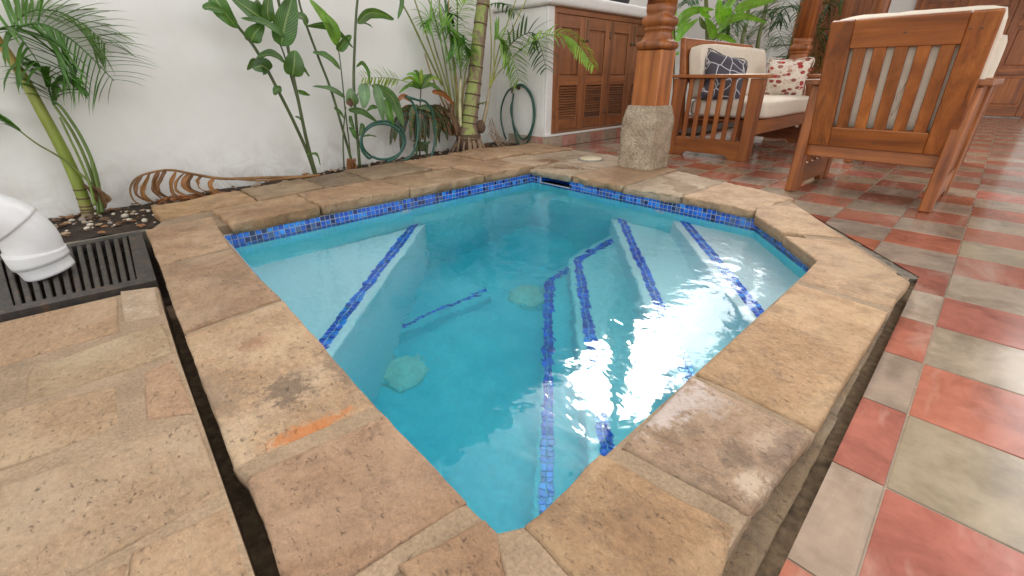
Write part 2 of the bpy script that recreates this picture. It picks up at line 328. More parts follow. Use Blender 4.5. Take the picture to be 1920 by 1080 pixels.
M_ROOT = flat_mat('dry_root', (.24, .16, .10), .9, 50, .5, .4)
M_RING = flat_mat('trunk_scar', (.10, .058, .034), .9, 50, .4, .3)

# ------------------------------------------------------------------ pool plan
WATER, CT = -.05, .045
PA, PB, PC, PD, PE = (-.30, .255), (-2.19, .365), (-2.18, 2.32), (-.65, 2.29), (-.285, 1.87)
OUT = [(-.03, -.02), (-.03, 1.95), (-.60, 2.67), (-2.06, 3.20), (-2.75, 3.2), (-2.75, .3), (-2.52, .13)]   # outer line of coping

# ground: one sheet to the horizon with the pool pit left open
hx0, hx1, hy0, hy1 = -2.45, -.1, .1, 2.6; B = 140
gv = [(-B, -B, -.10), (B, -B, -.10), (B, B, -.10), (-B, B, -.10), (hx0, hy0, -.10), (hx1, hy0, -.10), (hx1, hy1, -.10), (hx0, hy1, -.10)]
structure(mk('ground', gv, [(0, 1, 5, 4), (1, 2, 6, 5), (2, 3, 7, 6), (3, 0, 4, 7)], M_SOIL))

# tile floor: sheet around the pool, then single tiles on top
def clip(poly, a, b, keep_left):
    out = []; n = len(poly)
    def s(p): c = (b[0]-a[0])*(p[1]-a[1])-(b[1]-a[1])*(p[0]-a[0]); return c if keep_left else -c
    for i in range(n):
        p, q = poly[i], poly[(i+1) % n]; sp_, sq = s(p), s(q)
        if sp_ >= 0: out.append(p)
        if sp_*sq < 0: k = sp_/(sp_-sq); out.append((p[0]+(q[0]-p[0])*k, p[1]+(q[1]-p[1])*k))
    return out
CUT = [(-.013, -6), (-.013, 1.952), (-.60, 2.685), (-2.06, 3.235), (-2.9, 3.235), (-9, 3.2), (-9, -6)]       # counter-clockwise hole
def subtract(poly):
    rest = poly; out = []
    for i in range(len(CUT)):
        a, b = CUT[i], CUT[(i+1) % len(CUT)]
        o = clip(rest, a, b, False)
        if len(o) > 2: out.append(o)
        rest = clip(rest, a, b, True)
        if len(rest) < 3: break
    return out
def parea(p): return abs(sum(p[i][0]*p[(i+1) % len(p)][1]-p[(i+1) % len(p)][0]*p[i][1] for i in range(len(p))))/2
fm = MB()
for q in subtract([(-2.895, -5.), (7., -5.), (7., 11.02), (-2.895, 11.02)]) + [[(-2.895, 3.215), (-2.06, 3.215), (-2.06, 3.235), (-2.895, 3.235)]]:
    fm.add(*prism_data(q, -.085, -.0025))
floor = structure(fm.build('floor', M_FLOOR))
RED, GREY = (.39, .138, .095), (.34, .262, .187)
tile_me = None; cnt = 0
for j in range(-3, 26):
    for i in range(-14, 3):
        x0, y0 = OX+i*GX, OY+j*GY; g = .0018
        poly = [(max(x0+g, -2.893), y0+g), (x0+GX-g, y0+g), (x0+GX-g, y0+GY-g), (max(x0+g, -2.893), y0+GY-g)]
        if x0+GX < -2.88 or y0 > 7.0: continue
        c = Vector((x0+GX/2, y0+GY/2, 0)); d = depth(c)
        if d < .1: continue
        u = 960+FPX*(c-CAMP).dot(RT)/d; w = 540-FPX*(c-CAMP).dot(UP)/d
        if u > 2060 or w > 1330 or u < 960: continue
        pcs = [p for p in subtract(poly) if parea(p) > 1e-5]
        if not pcs: continue
        full = abs(sum(map(parea, pcs))-(GX-2*g)*(GY-2*g)) < 1e-5
        rr = random.random
        if full:
            if tile_me is None:
                bm = bmesh.new(); vv, ff = prism_data([(g-GX/2, g-GY/2), (GX/2-g, g-GY/2), (GX/2-g, GY/2-g), (g-GX/2, GY/2-g)], -.02, 0.)
                bv = [bm.verts.new(p) for p in vv]
                for q in ff: bm.faces.new([bv[k] for k in q])
                bev(bm, .0016); tile_me = bpy.data.meshes.new('floor_tile'); bm.to_mesh(tile_me); bm.free(); tile_me.materials.append(M_TILE)
            o = link(bpy.data.objects.new('floor_tile', tile_me)); o.location = (c.x, c.y, (rr()-.5)*.0009); o.parent = floor
            o.rotation_euler = ((rr()-.5)*.004, (rr()-.5)*.004, 0)
        else:
            mb = MB()
            for p in pcs: mb.add(*prism_data(p, -.02, (rr()-.5)*.0012))
            o = mb.build('floor_tile', M_TILE, floor)
        base = RED if (i+1+j) % 2 == 0 else GREY
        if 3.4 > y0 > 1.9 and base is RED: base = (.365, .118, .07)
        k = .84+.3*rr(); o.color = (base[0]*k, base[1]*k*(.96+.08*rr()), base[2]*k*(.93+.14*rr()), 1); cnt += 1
print('floor tiles', cnt)
# cement strip between chamfer coping and tiles
a, b = Vector((-.60, 2.66, 0)), Vector((-.018, 1.93, 0)); nrm = Vector((.78, .62, 0))
kb = MB(); N = 28
for k in range(N):
    p = a.lerp(b, k/N); q = a.lerp(b, (k+1)/N); w0 = .018+.012*k/N+.006*noise.noise(p*14); w1 = .018+.012*(k+1)/N+.006*noise.noise(q*14)
    kb.add(*prism_data([tuple((p-nrm*.03)[:2]), tuple((q-nrm*.03)[:2]), tuple((q+nrm*(w1-.014))[:2]), tuple((p+nrm*(w0-.014))[:2])], -.08, -.004+.003*noise.noise(p*30)))
M_CEM = flat_mat('grey_cement', (.17, .145, .11), .9, 50, .5, .35)
structure(kb.build('cement_kerb', M_CEM))

# ------------------------------------------------------------------ pool
pool = thing('plunge_pool', 'small plunge pool with rough sandstone coping and blue mosaic waterline', 'pool', (-1.2, 1.3, 0))
poly = [PA, PE, PD, PC, PB]                       # counter-clockwise
FLOORZ = WATER-1.02
sh = MB(); BANDZ = -.10
def wall_quad(p, q, z0, z1):
    sh.add([(p[0], p[1], z0), (q[0], q[1], z0), (q[0], q[1], z1), (p[0], p[1], z1)], [(0, 1, 2, 3)])
def off(poly, d):
    n = len(poly); out = []
    for i in range(n):
        p0, p1, p2 = (Vector((*poly[k % n], 0)) for k in (i-1, i, i+1))
        n1 = (p1-p0).normalized(); n1 = Vector((n1.y, -n1.x, 0)); n2 = (p2-p1).normalized(); n2 = Vector((n2.y, -n2.x, 0)); m = (n1+n2).normalized()
        out.append(tuple((p1+m*(d/max(m.dot(n1), .3)))[:2]))
    return out
SK0, SK1, SKZ = -2.09, -1.83, -.046               # skimmer mouth in the back wall
outer = off(poly, .06)
for i in range(5):
    p, q = poly[i], poly[(i+1) % 5]; po, qo = outer[i], outer[(i+1) % 5]
    wall_quad(q, p, FLOORZ-.02, BANDZ); wall_quad(po, qo, FLOORZ-.1, -.002 if i != 2 else -.06)
sh.add([(*p, FLOORZ) for p in poly], [tuple(range(5))]); sh.add([(*p, FLOORZ-.1) for p in outer], [tuple(range(4, -1, -1))])
sh.build('basin', M_BASIN, pool)
# grout bed of the mosaic band (3 mm proud of the plaster)
gb = MB(); inn = off(poly, -.003)
for i in range(5):
    p, q = inn[i], inn[(i+1) % 5]; po, qo = outer[i], outer[(i+1) % 5]
    if i == 2:
        def cut(x): k = (x-p[0])/(q[0]-p[0]); return (x, p[1]+(q[1]-p[1])*k)
        def cuto(x): k = (x-po[0])/(qo[0]-po[0]); return (x, po[1]+(qo[1]-po[1])*k)
        for s, e, so, eo, z1 in ((p, cut(SK1), po, cuto(SK1), .0), (cut(SK1), cut(SK0), cuto(SK1), cuto(SK0), SKZ), (cut(SK0), q, cuto(SK0), qo, 0.)):
            gb.add([(*s, BANDZ), (*e, BANDZ), (*e, z1), (*s, z1), (*so, BANDZ), (*eo, BANDZ), (*eo, z1), (*so, z1)], [(3, 2, 1, 0), (4, 5, 6, 7), (2, 3, 7, 6), (0, 1, 5, 4)])
    else:
        gb.add([(*p, BANDZ), (*q, BANDZ), (*q, 0), (*p, 0), (*po, BANDZ), (*qo, BANDZ), (*qo, 0), (*po, 0)], [(3, 2, 1, 0), (4, 5, 6, 7), (2, 3, 7, 6), (0, 1, 5, 4)])
gb.build('mosaic_bed', M_GROUT, pool)
# skimmer recess
sk = MB(); yb = 2.322
sk.add([(SK0-.01, yb, SKZ), (SK1+.01, yb, SKZ), (SK1+.01, yb+.14, SKZ), (SK0-.01, yb+.14, SKZ)], [(0, 1, 2, 3)])
sk.add([(SK0, yb-.004, SKZ), (SK0, yb+.14, SKZ), (SK0, yb+.14, .0), (SK0, yb-.004, .0)], [(0, 1, 2, 3)]); sk.add([(SK1, yb-.004, SKZ), (SK1, yb+.14, SKZ), (SK1, yb+.14, .0), (SK1, yb-.004, .0)], [(3, 2, 1, 0)])
sk.add([(SK0, yb+.14, SKZ), (SK1, yb+.14, SKZ), (SK1, yb+.14, .0), (SK0, yb+.14, .0)], [(3, 2, 1, 0)])
sk.build('skimmer_recess', M_MOS[1], pool)

# steps and benches
def poly_shift(a, b, d):                           # move the front line a-b towards the pool centre
    n = Vector((-(b[1]-a[1]), b[0]-a[0])).normalized(); c = Vector((-1.4, 1.1))
    if (c-Vector(a)).dot(n) < 0: n = -n
    return (a[0]+n.x*d, a[1]+n.y*d), (b[0]+n.x*d, b[1]+n.y*d)
steps = []
def step(name, pts, depth_, eps, tail):
    """pts: stripe centre line; tail: the corners behind it"""
    sh_ = [poly_shift(pts[k], pts[k+1], .06) for k in range(len(pts)-1)]
    front = [sh_[0][0]] + [((sh_[k][1][0]+sh_[k+1][0][0])/2, (sh_[k][1][1]+sh_[k+1][0][1])/2) for k in range(len(sh_)-1)] + [sh_[-1][1]]
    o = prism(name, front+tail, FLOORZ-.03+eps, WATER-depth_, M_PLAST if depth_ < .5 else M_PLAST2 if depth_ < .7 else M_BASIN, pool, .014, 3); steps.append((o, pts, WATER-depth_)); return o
ex = lambda e: [(-.285+e, 1.87+e), (-.65+e, 2.30+e)]
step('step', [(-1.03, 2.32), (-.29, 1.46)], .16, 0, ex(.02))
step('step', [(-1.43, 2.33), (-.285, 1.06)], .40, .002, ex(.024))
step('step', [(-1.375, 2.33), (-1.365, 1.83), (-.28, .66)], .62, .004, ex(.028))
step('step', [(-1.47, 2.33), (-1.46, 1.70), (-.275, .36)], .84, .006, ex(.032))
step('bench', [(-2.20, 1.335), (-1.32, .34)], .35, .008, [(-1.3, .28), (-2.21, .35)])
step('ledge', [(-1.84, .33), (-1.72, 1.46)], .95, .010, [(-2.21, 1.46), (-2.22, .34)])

# mosaic tiles: the largest 300 in view as pieces, the rest as one part
MT = .0212; MP = .0245; mos = []
def mos_tile(c, u, n):                              # flat box: u along the row, n outward
    c = Vector(c); u = Vector(u).normalized(); n = Vector(n).normalized(); w = n.cross(u)
    V = []; h = MT/2
    for k, hh_ in ((0., h), (.0022, h), (.003, h-.0012)):
        for a, b in ((-1, -1), (1, -1), (1, 1), (-1, 1)): V.append(c+u*(a*hh_)+w*(b*hh_)+n*k)
    F = [(8, 9, 10, 11)]
    for l in (0, 4):
        for k in range(4): F.append((l+k, l+(k+1) % 4, l+4+(k+1) % 4, l+4+k))
    return V, F
rows = []
for i in (0, 1, 2, 3, 4):
    p, q = Vector((*inn[i], 0)), Vector((*inn[(i+1) % 5], 0)); u = (q-p).normalized(); n = Vector((-u.y, u.x, 0)); L = (q-p).length; nc = int(L/MP)
    for k in range(nc):
        for r in range(4):
            c = p+u*((k+.5)*L/nc); z = -.0128-r*.0243
            if i == 2 and SK0-.008 < c.x < SK1+.008 and z > SKZ: continue
            rows.append((Vector((c.x, c.y, z)), u, n, pool, i in (0, 4)))
for o, pts, z in steps:
    for k in range(len(pts)-1):
        a, b = Vector((*pts[k], z+.0008)), Vector((*pts[k+1], z+.0008)); u = (b-a).normalized(); w = Vector((-u.y, u.x, 0)); L = (b-a).length; nc = int(L/MP)
        for m in range(nc):
            for r in ((-.5, .5) if o.name[:5] != 'ledge' else (0,)):
                c = a+u*((m+.5)*L/nc)+w*(r*MP)
                rows.append((c, u, Vector((0, 0, 1)), o, False))
rank = sorted(range(len(rows)), key=lambda k: (rows[k][4], depth(rows[k][0])*(1. if rows[k][0].z > -.22 else 5)))
single = set(rank[:300]); rest = MB()
for k, (c, u, n, par, hid) in enumerate(rows):
    V, F = mos_tile(c, u, n); mi = random.choices(range(5), (.4, 4, 4, 2, .2) if n.z > .5 else (2, 4, 3, 1.2, 1))[0]
    if n.z > .5: mi = 5+random.choices(range(3), (5, 4, 1.5))[0]
    if k in single: mk('mosaic_tile', V, F, (M_MOS+M_STRIP)[mi], par)
    else: rest.add(V, F, mi)
structure(rest.build('mosaic_tiles', None, pool, mats=M_MOS+M_STRIP), 'stuff')

# drain covers and wall jets
M_DRAIN = flat_mat('drain_plastic', (.88, .86, .74), .6)
M_JET = flat_mat('jet_plastic', (.70, .70, .66), .4)
def lathe(name, c, prof, mat, parent, seg=24, axis=Vector((0, 0, 1)), squ=None, phase=0.):
    c = Vector(c); a = axis.orthogonal().normalized() if abs(axis.z) < .9 else Vector((1, 0, 0)); b = axis.cross(a); V = []; F = []
    for k, pr in enumerate(prof):
        r, z = pr[:2]; e = pr[2] if len(pr) > 2 else 2
        for s in range(seg):
            th = 2*math.pi*s/seg+phase; cs, sn = math.cos(th), math.sin(th)
            rr_ = r/((abs(cs)**e+abs(sn)**e)**(1/e)); V.append(c+a*(cs*rr_)+b*(sn*rr_)+axis*z)
    for k in range(len(prof)-1):
        for s in range(seg): F.append((k*seg+s, k*seg+(s+1) % seg, (k+1)*seg+(s+1) % seg, (k+1)*seg+s))
    F.append(tuple(range(seg-1, -1, -1))); F.append(tuple(range((len(prof)-1)*seg, len(prof)*seg)))
    return mk(name, V, F, mat, parent, smooth=seg > 12 and squ is None)
for x, y in ((-1.55, .80), (-1.55, 1.63)):
    dr = lathe('drain_cover', (x, y, FLOORZ), [(.10, 0), (.10, .012), (.085, .022), (.045, .027), (.006, .028)], M_DRAIN, pool)
    lathe('drain_cap', (x, y, FLOORZ+.026), [(.05, -.008), (.05, .004), (.044, .007), (.005, .008)], M_DRAIN, dr)
for c, ax in (((-2.187, 1.27, -.115), Vector((1, 0, 0))), ((-1.165, 2.305, -.125), Vector((0, -1, 0)))):
    j = lathe('jet_fitting', c, [(.033, 0), (.033, .006), (.026, .012), (.013, .013), (.012, .006)], M_JET, pool, axis=ax)
    lathe('jet_nozzle', Vector(c)+ax*.006, [(.011, 0), (.011, .012), (.006, .013)], M_JET, j, axis=ax)

# rough stones: rings shrink towards the centre, edges and top displaced
def stone(name, pts, ztop, thick, mat, parent, seed=0, rough=.006, top=.004, spacing=.013, color=None, round_=.006, rings=11, slope=None):
    pts = [Vector((p[0], p[1], 0)) for p in pts]; n = len(pts)
    a = sum(pts[i].x*pts[(i+1) % n].y-pts[(i+1) % n].x*pts[i].y for i in range(n))
    if a < 0: pts = pts[::-1]
    per = []
    for i in range(n):
        p, q = pts[i], pts[(i+1) % n]; m = max(2, int((q-p).length/spacing))
        for k in range(m): per.append(p.lerp(q, k/m))
    c = sum(per, Vector())/len(per); N_ = len(per); V = []; F = []; s3 = Vector((seed*3.1, seed*1.7, seed*.9))
    prof = [(.985, -thick, 0), (1.0, -thick*.55, 1), (1.0, -thick*.22, 1), (.998, -round_*.45, .8)]
    rad = sum((p-c).length for p in per)/N_
    prof += [(1-round_/rad, -.0005, .4)] + [(1-round_/rad-(1-round_/rad)*k/rings, 0, 0) for k in range(1, rings)]
    for s, dz, rg in prof:
        for p in per:
            q = c+(p-c)*s; out = (p-c).normalized()
            d = rough*(noise.noise(Vector((p.x*9, p.y*9, dz*16))+s3)*1.3+noise.noise(Vector((p.x*28, p.y*28, dz*45))+s3)*.8+noise.noise(Vector((p.x*75, p.y*75, dz*90))+s3)*.35)
            q = q+out*d*(rg if rg else (.8 if dz < -.001 else .35*s))
            z = ztop+dz
            if dz > -.01: z += top*(noise.noise(Vector((q.x*5, q.y*5, 0))+s3)*1.2+.45*noise.noise(Vector((q.x*22, q.y*22, 3))+s3)) - (abs(noise.noise(Vector((p.x*13, p.y*13, 7))+s3))*rough*.35 if rg else 0)
            if slope: z += slope(q.x, q.y)
            V.append(Vector((q.x, q.y, z)))
    V.append(Vector((c.x, c.y, ztop+(slope(c.x, c.y) if slope else 0)))); top_i = len(V)-1
    for k in range(len(prof)-1):
        for i in range(N_): F.append((k*N_+i, k*N_+(i+1) % N_, (k+1)*N_+(i+1) % N_, (k+1)*N_+i))
    l = (len(prof)-1)*N_
    for i in range(N_): F.append((l+i, l+(i+1) % N_, top_i))
    F.append(tuple(range(N_-1, -1, -1)))
    return mk(name, V, F, mat, parent, True, color=(*(color or (1, 1, 1)), 1))
def lerp2(a, b, t): return (a[0]+(b[0]-a[0])*t, a[1]+(b[1]-a[1])*t)
def q2(*px): return [tuple(P(*p, CT)[:2]) for p in px]
# left row (between the gutter and the water), from the garden end to the near corner; pixel corners on the coping top
LS = [([(272, 430), (398, 405), (430, 462), (299, 496)], M_STONE, (1.08, 1.0, .92)), ([(300, 500), (433, 466), (525, 558), (344, 624)], M_STONE, (.98, .93, .88)),
      ([(346, 629), (530, 562), (705, 760), (440, 878)], M_STONE_L, (1, .97, .93)), ([(462, 897), (722, 777), (876, 940), (722, 1036), (640, 1090), (580, 1240)], M_STONE, (.92, .80, .74)),
      ([(745, 1060), (908, 975), (930, 998), (935, 1030), (960, 1130), (800, 1150)], M_STONE, (.95, .82, .72))]
for k, (px, m, c) in enumerate(LS): stone('coping_stone', q2(*px), CT+.002*(k % 2), .045 if k < 4 else .044, m, pool, k+1, .0035, .0035, color=c)
RS = [([(985, 985), (1126, 852), (1378, 985), (1330, 1150), (1150, 1170)], M_STONE, (1.1, .98, .82)), ([(1165, 838), (1296, 706), (1522, 818), (1405, 965)], M_STONE_R, (1.0, .96, .94)),
      ([(1306, 700), (1494, 532), (1666, 584), (1530, 808)], M_STONE, (1.18, 1.06, .88)), ([(1498, 526), (1532, 488), (1470, 440), (1590, 450), (1705, 527), (1672, 578)], M_STONE, (1.1, 1.02, .92)),
      ([(1466, 436), (1416, 404), (1418, 388), (1490, 382), (1586, 446)], M_STONE, (1.12, 1.05, .96))]
for k, (px, m, c) in enumerate(RS): stone('coping_stone', q2(*px), CT+.0015*(k % 3), .045, m, pool, 20+k, .004, .003, color=c, round_=.008)
# lower course seen in the right gutter, under the coping
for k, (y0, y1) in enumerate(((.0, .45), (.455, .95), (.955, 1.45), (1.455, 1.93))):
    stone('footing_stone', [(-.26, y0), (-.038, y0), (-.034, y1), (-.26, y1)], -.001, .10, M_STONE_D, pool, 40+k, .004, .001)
M_PV = stone_mat('paving_sandstone', (.40, .275, .175), (.45, .315, .20), (.50, .36, .24))
for k, px in enumerate(([(436, 874), (702, 757), (726, 780), (464, 900)], [(718, 1032), (872, 936), (912, 978), (750, 1064), (690, 1150), (636, 1086)], [(898, 966), (931, 996), (990, 982), (1160, 1172), (958, 1134), (930, 1030)], [(1122, 854), (1168, 834), (1410, 964), (1374, 990)], [(1290, 711), (1309, 697), (1532, 808), (1520, 822)], [(1490, 530), (1504, 522), (1676, 576), (1664, 588)])):
    stone('mortar_joint', q2(*px), CT-.003, .042, M_MORTAR, pool, 90+k, .002, .0015)
# back right row, under the column
def xy(*p): return list(p)
fy = lambda x: 2.285-.012*(x+.65)
BR = [([(-1.03, 2.27), (-.665, 2.255), (-.60, 2.64), (-1.02, 2.80)], M_STONE, (1.16, 1.08, .98)), ([(-1.40, 2.27), (-1.04, 2.27), (-1.03, 2.80), (-1.40, 2.94)], M_STONE_P, (1.0, .97, .94)),
      ([(-1.80, 2.28), (-1.41, 2.27), (-1.41, 2.945), (-1.80, 3.09)], M_STONE, (1.0, .92, .82)), ([(-2.16, 2.285), (-1.81, 2.285), (-1.81, 2.62), (-2.20, 2.66)], M_STONE_P, (1., .98, .95)),
      ([(-2.20, 2.67), (-1.81, 2.63), (-1.81, 3.09), (-2.16, 3.20)], M_STONE_P, (.98, .95, .95)), ([(-2.55, 2.72), (-2.21, 2.69), (-2.17, 3.2), (-2.50, 3.2)], M_STONE_P, (.9, .88, .86))]
for k, (p, m, c) in enumerate(BR): stone('coping_stone', p, CT-.004*(k % 2), .045, m, pool, 50+k, .018 if k < 4 else .006, .005, color=c, round_=.008)
# back left: a front row over the water and a back row against the bed
ys = [.395, .80, 1.30, 1.86, 2.30]
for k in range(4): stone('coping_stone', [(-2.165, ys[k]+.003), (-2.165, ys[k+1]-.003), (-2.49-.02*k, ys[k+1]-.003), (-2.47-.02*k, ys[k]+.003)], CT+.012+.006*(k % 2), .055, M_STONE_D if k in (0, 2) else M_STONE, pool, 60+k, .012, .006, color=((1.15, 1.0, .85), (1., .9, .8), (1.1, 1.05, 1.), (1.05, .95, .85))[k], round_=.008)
yb_ = [.20, .62, .98, 1.28, 1.75, 2.22, 2.68]
for k in range(6):
    x0 = -2.50-.02*k; xo = -2.78-.055*k
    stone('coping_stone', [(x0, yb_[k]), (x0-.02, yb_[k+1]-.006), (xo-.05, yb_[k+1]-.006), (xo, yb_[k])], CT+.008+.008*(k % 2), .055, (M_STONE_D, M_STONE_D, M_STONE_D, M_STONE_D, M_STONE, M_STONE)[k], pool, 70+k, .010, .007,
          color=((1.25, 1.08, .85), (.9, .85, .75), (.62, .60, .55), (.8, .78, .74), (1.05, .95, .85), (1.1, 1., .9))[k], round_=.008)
stone('coping_stone', [(-2.20, 2.30), (-2.22, 2.66), (-2.58, 2.70), (-2.58, 2.30)], CT+.004, .05, M_STONE_P, pool, 80, .008, .004, color=(1.05, .98, .9))
stone('coping_stone', [(-2.58, 2.72), (-2.53, 3.22), (-3.02, 3.235), (-3.08, 2.72)], CT+.006, .05, M_STONE, pool, 81, .008, .006, color=(1.08, .98, .84))
# mortar bed under and between the coping
mbed = [(-.050, .0), (-.046, 1.86), (-.61, 2.60), (-2.05, 3.16), (-2.9, 3.2), (-2.78, 2.7), (-2.70, .32), (-2.36, .15), (-1.7, .10), (-.78, .045), (-.45, .03)]
mm = MB(); ni = off(poly, .014)
outr = [(-.072, .03), (-.068, 1.83), (-.62, 2.60), (-2.95, 3.2), (-2.70, .32), (-2.36, .145), (-.9, .045)]
pairs = [(ni[0], ni[1], outr[1], outr[0]), (ni[1], ni[2], outr[2], outr[1]), (ni[2], ni[3], outr[3], outr[2]), (ni[3], ni[4], outr[4], outr[3]), (ni[4], ni[0], outr[6], outr[5]), (ni[4], outr[5], outr[4]), (ni[0], outr[0], outr[6])]
yo_ = lambda x: 2.60+(x+.62)/(-2.33)*.6
yi_ = lambda x: ni[2][1]+(ni[3][1]-ni[2][1])*(x-ni[2][0])/(ni[3][0]-ni[2][0])
pairs[2:3] = [(ni[2], (SK1+.006, yi_(SK1)), (SK1+.006, yo_(SK1)), outr[2]), ((SK1+.006, 2.475), (SK0-.006, 2.475), (SK0-.006, yo_(SK0)), (SK1+.006, yo_(SK1))), ((SK0-.006, yi_(SK0)), ni[3], outr[3], (SK0-.006, yo_(SK0)))]
for q in pairs: mm.add(*prism_data(list(q), -.13, CT-.005))
# keep the mouth of the band clear: the bed starts 20 mm back from the water
mm.build('mortar_bed', M_MORTAR, pool)

# water body
wpoly = off(poly, .02)
wb = MB(); wb.add(*prism_data(wpoly, FLOORZ-.05, WATER)); wo_ = structure(wb.build('water', M_WATER))
# skimmer lid
ld = thing('skimmer_lid', 'round cream plastic lid set into grey stone beside the column', 'lid', tuple(P(1108, 299, CT)))
lathe('rim', ld.location, [(.10, -.01), (.10, .004), (.088, .006)], flat_mat('lid_rim', (.22, .20, .17), .8, 40, .3), ld, 32)
lathe('cover', ld.location, [(.085, -.004), (.085, .009), (.08, .012), (.004, .013)], flat_mat('lid_cream', (.58, .50, .33), .5, 30, .1), ld, 32)

# ------------------------------------------------------------------ left paving, gutter, grate, pipe
gutm = MB(); gutm.add(*prism_data([(-2.3, -.06), (-.2, -.12), (-.2, .05), (-.9, .06), (-2.36, .16)], -.10, -.085)); gutm.add(*prism_data([(-.053, -1.), (-.009, -1.), (-.009, 1.95), (-.049, 1.93)], -.10, -.018)); structure(gutm.build('gutter_bed', flat_mat('gutter_earth', (.17, .115, .065), .95, 45, 1., .5)))
pav = structure(prism('paving', [(-1.765, -1.5), (-.10, -1.6)] + [tuple(P(*c8(*q), .0325)[:2]) for q in ((860, 1500), (790, 1300), (716, 1080), (640, 860), (564, 640), (500, 460), (460, 330), (444, 262))], -.12, .0325, M_MORTAR, None, .012, 2))
PS = [[(-20, 372), (325, 292), (330, 392), (62, 468), (-30, 500)], [(338, 277), (436, 266), (450, 345), (346, 366)], [(80, 498), (335, 405), (455, 366), (480, 450), (360, 498), (62, 590)],
      [(402, 505), (484, 462), (546, 622), (412, 640)], [(-90, 655), (40, 605), (325, 545), (338, 650), (120, 738), (-90, 810)], [(-90, 860), (345, 702), (552, 640), (626, 848), (480, 928), (200, 1075), (-120, 1220)],
      [(372, 1010), (634, 884), (700, 1092), (660, 1190), (330, 1190)], [(160, 1120), (352, 1045), (310, 1240), (-40, 1400)], [(-120, 1260), (100, 1140), (-60, 1420), (-320, 1500)], [(-330, 560), (-20, 520), (-30, 590), (-110, 650), (-330, 720)], [(-400, 760), (-130, 670), (-130, 860), (-420, 1000)]]
for k, p in enumerate(PS):
    pts = [tuple(P(*c8(*q), .036)[:2]) for q in p]
    stone('paving_stone', pts, .036, .03, M_PV if k not in (1,) else M_STONE_P, pav, 100+k, .003, .003, color=(1.02-.04*(k % 3), .96-.03*(k % 2), .90), round_=.006, spacing=.014)
gr = thing('floor_grate', 'rusty black cast iron grate with parallel bars beside pale stone', 'grate', (-2.15, -.1, 0))
gz = .012; GA = [(-2.49, .118), (-1.79, .075), (-1.815, -.31), (-2.47, -.37)]
fr = MB()
gi = [(-2.44, .068), (-1.845, .03), (-1.865, -.262), (-2.425, -.312)]
for k in range(4): fr.add(*prism_data([GA[k], GA[(k+1) % 4], gi[(k+1) % 4], gi[k]], -.03, gz))
fr.build('frame', M_IRON, gr)
NB = 13
for k in range(NB):
    t_ = (k+.5)/NB; a = lerp2(gi[0], gi[3], t_); b = lerp2(gi[1], gi[2], t_)
    bar('bar', (a[0]-.008, a[1], gz-.012), (b[0]+.008, b[1], gz-.012), .0145, .022, (0, 1, 0), M_IRON, gr, .003)
prism('sump', [(-2.5, .13), (-1.78, .09), (-1.8, -.33), (-2.48, -.39)], -.09, -.07, M_SOIL, gr)
structure(prism('cement_edge', [(-2.5, .125), (-2.53, .155), (-2.56, -1.2), (-2.5, -1.2)], -.08, .006, M_CEM, None, .004))
structure(prism('cement_apron', [(-1.83, -.33), (-1.79, -1.4), (-2.5, -1.4), (-2.48, -.38)], -.08, .004, flat_mat('pale_cement', (.42, .38, .32), .9, 30, .3, .2), None, .004))
pipe = thing('drain_pipe', 'fat white plastic pipe elbow emptying onto the iron grate', 'pipe', (-2.12, -.2, 0))
pr_ = .074; X0 = -2.12
pp = [P(80, 505, .018), PX(70, 478, X0), PX(55, 447, X0), PX(28, 423, X0), PX(-10, 408, X0), PX(-90, 392, X0)]
pp[0] = Vector((X0, pp[1].y+.012, .02))
pth = smooth_path(pp, 30)
tube('pipe', pth, [pr_*.95]*4+[pr_]*27, M_PVC, pipe, 36)
def seg_path(p, a, b): return p[a:b+1]
tube('collar', seg_path(pth, 4, 8), [pr_*1.055]*5, M_PVC, pipe, 36)
tube('collar', seg_path(pth, 18, 30), [pr_*1.06]*13, M_PVC, pipe, 36)

# ------------------------------------------------------------------ garden bed
wallX = lambda y: -3.03-.165*(y+.2) if y < 3.6 else -3.66
bedv = []; bedf = []; nx, ny = 14, 90
for j in range(ny+1):
    y = -1.3+4.65*j/ny
    for i in range(nx+1):
        x0 = wallX(y)-.03; x1 = -2.53 if y < .2 else -2.72-.12*y; x = x0+(x1-x0)*i/nx
        bedv.append((x, y, .006+.016*noise.noise(Vector((x*9, y*9, 1)))+.012*noise.noise(Vector((x*30, y*30, 5)))))
for j in range(ny):
    for i in range(nx): k = j*(nx+1)+i; bedf.append((k, k+1, k+nx+2, k+nx+1))
structure(mk('soil_bed', bedv, bedf, M_SOIL, None, True))
def scatter(name, n, mat, smin, smax, flat, f, colf=None):
    mb = MB(); rnd = random.Random(n)
    for k in range(n):
        y, u = f(rnd); x0 = wallX(y)+.01; x1 = -2.55 if y < .2 else -2.76-.12*y; x = x0+(x1-x0)*u; s = rnd.uniform(smin, smax)
        bm = bmesh.new(); bmesh.ops.create_icosphere(bm, subdivisions=1, radius=s)
        rot = Matrix.Rotation(rnd.uniform(0, 6.3), 3, 'Z') @ Matrix.Rotation(rnd.uniform(-.5, .5), 3, 'X')
        sc = Vector((1, rnd.uniform(.5, .9), flat*rnd.uniform(.7, 1.2)))
        V = []
        for v in bm.verts:
            c = v.co*(1+.25*noise.noise(v.co*60+Vector((k, 0, 0)))); V.append(rot @ Vector((c.x*sc.x, c.y*sc.y, c.z*sc.z)) + Vector((x, y, .016+s*flat*.3)))
        mb.add(V, [[v.index for v in fc.verts] for fc in bm.faces], rnd.randrange(3)); bm.free()
    return mb
peb = [flat_mat('pebble_%s' % n, c, .8, 40, .3, .3) for n, c in (('cream', (.50, .43, .34)), ('tan', (.33, .25, .17)), ('grey', (.24, .21, .18)))]
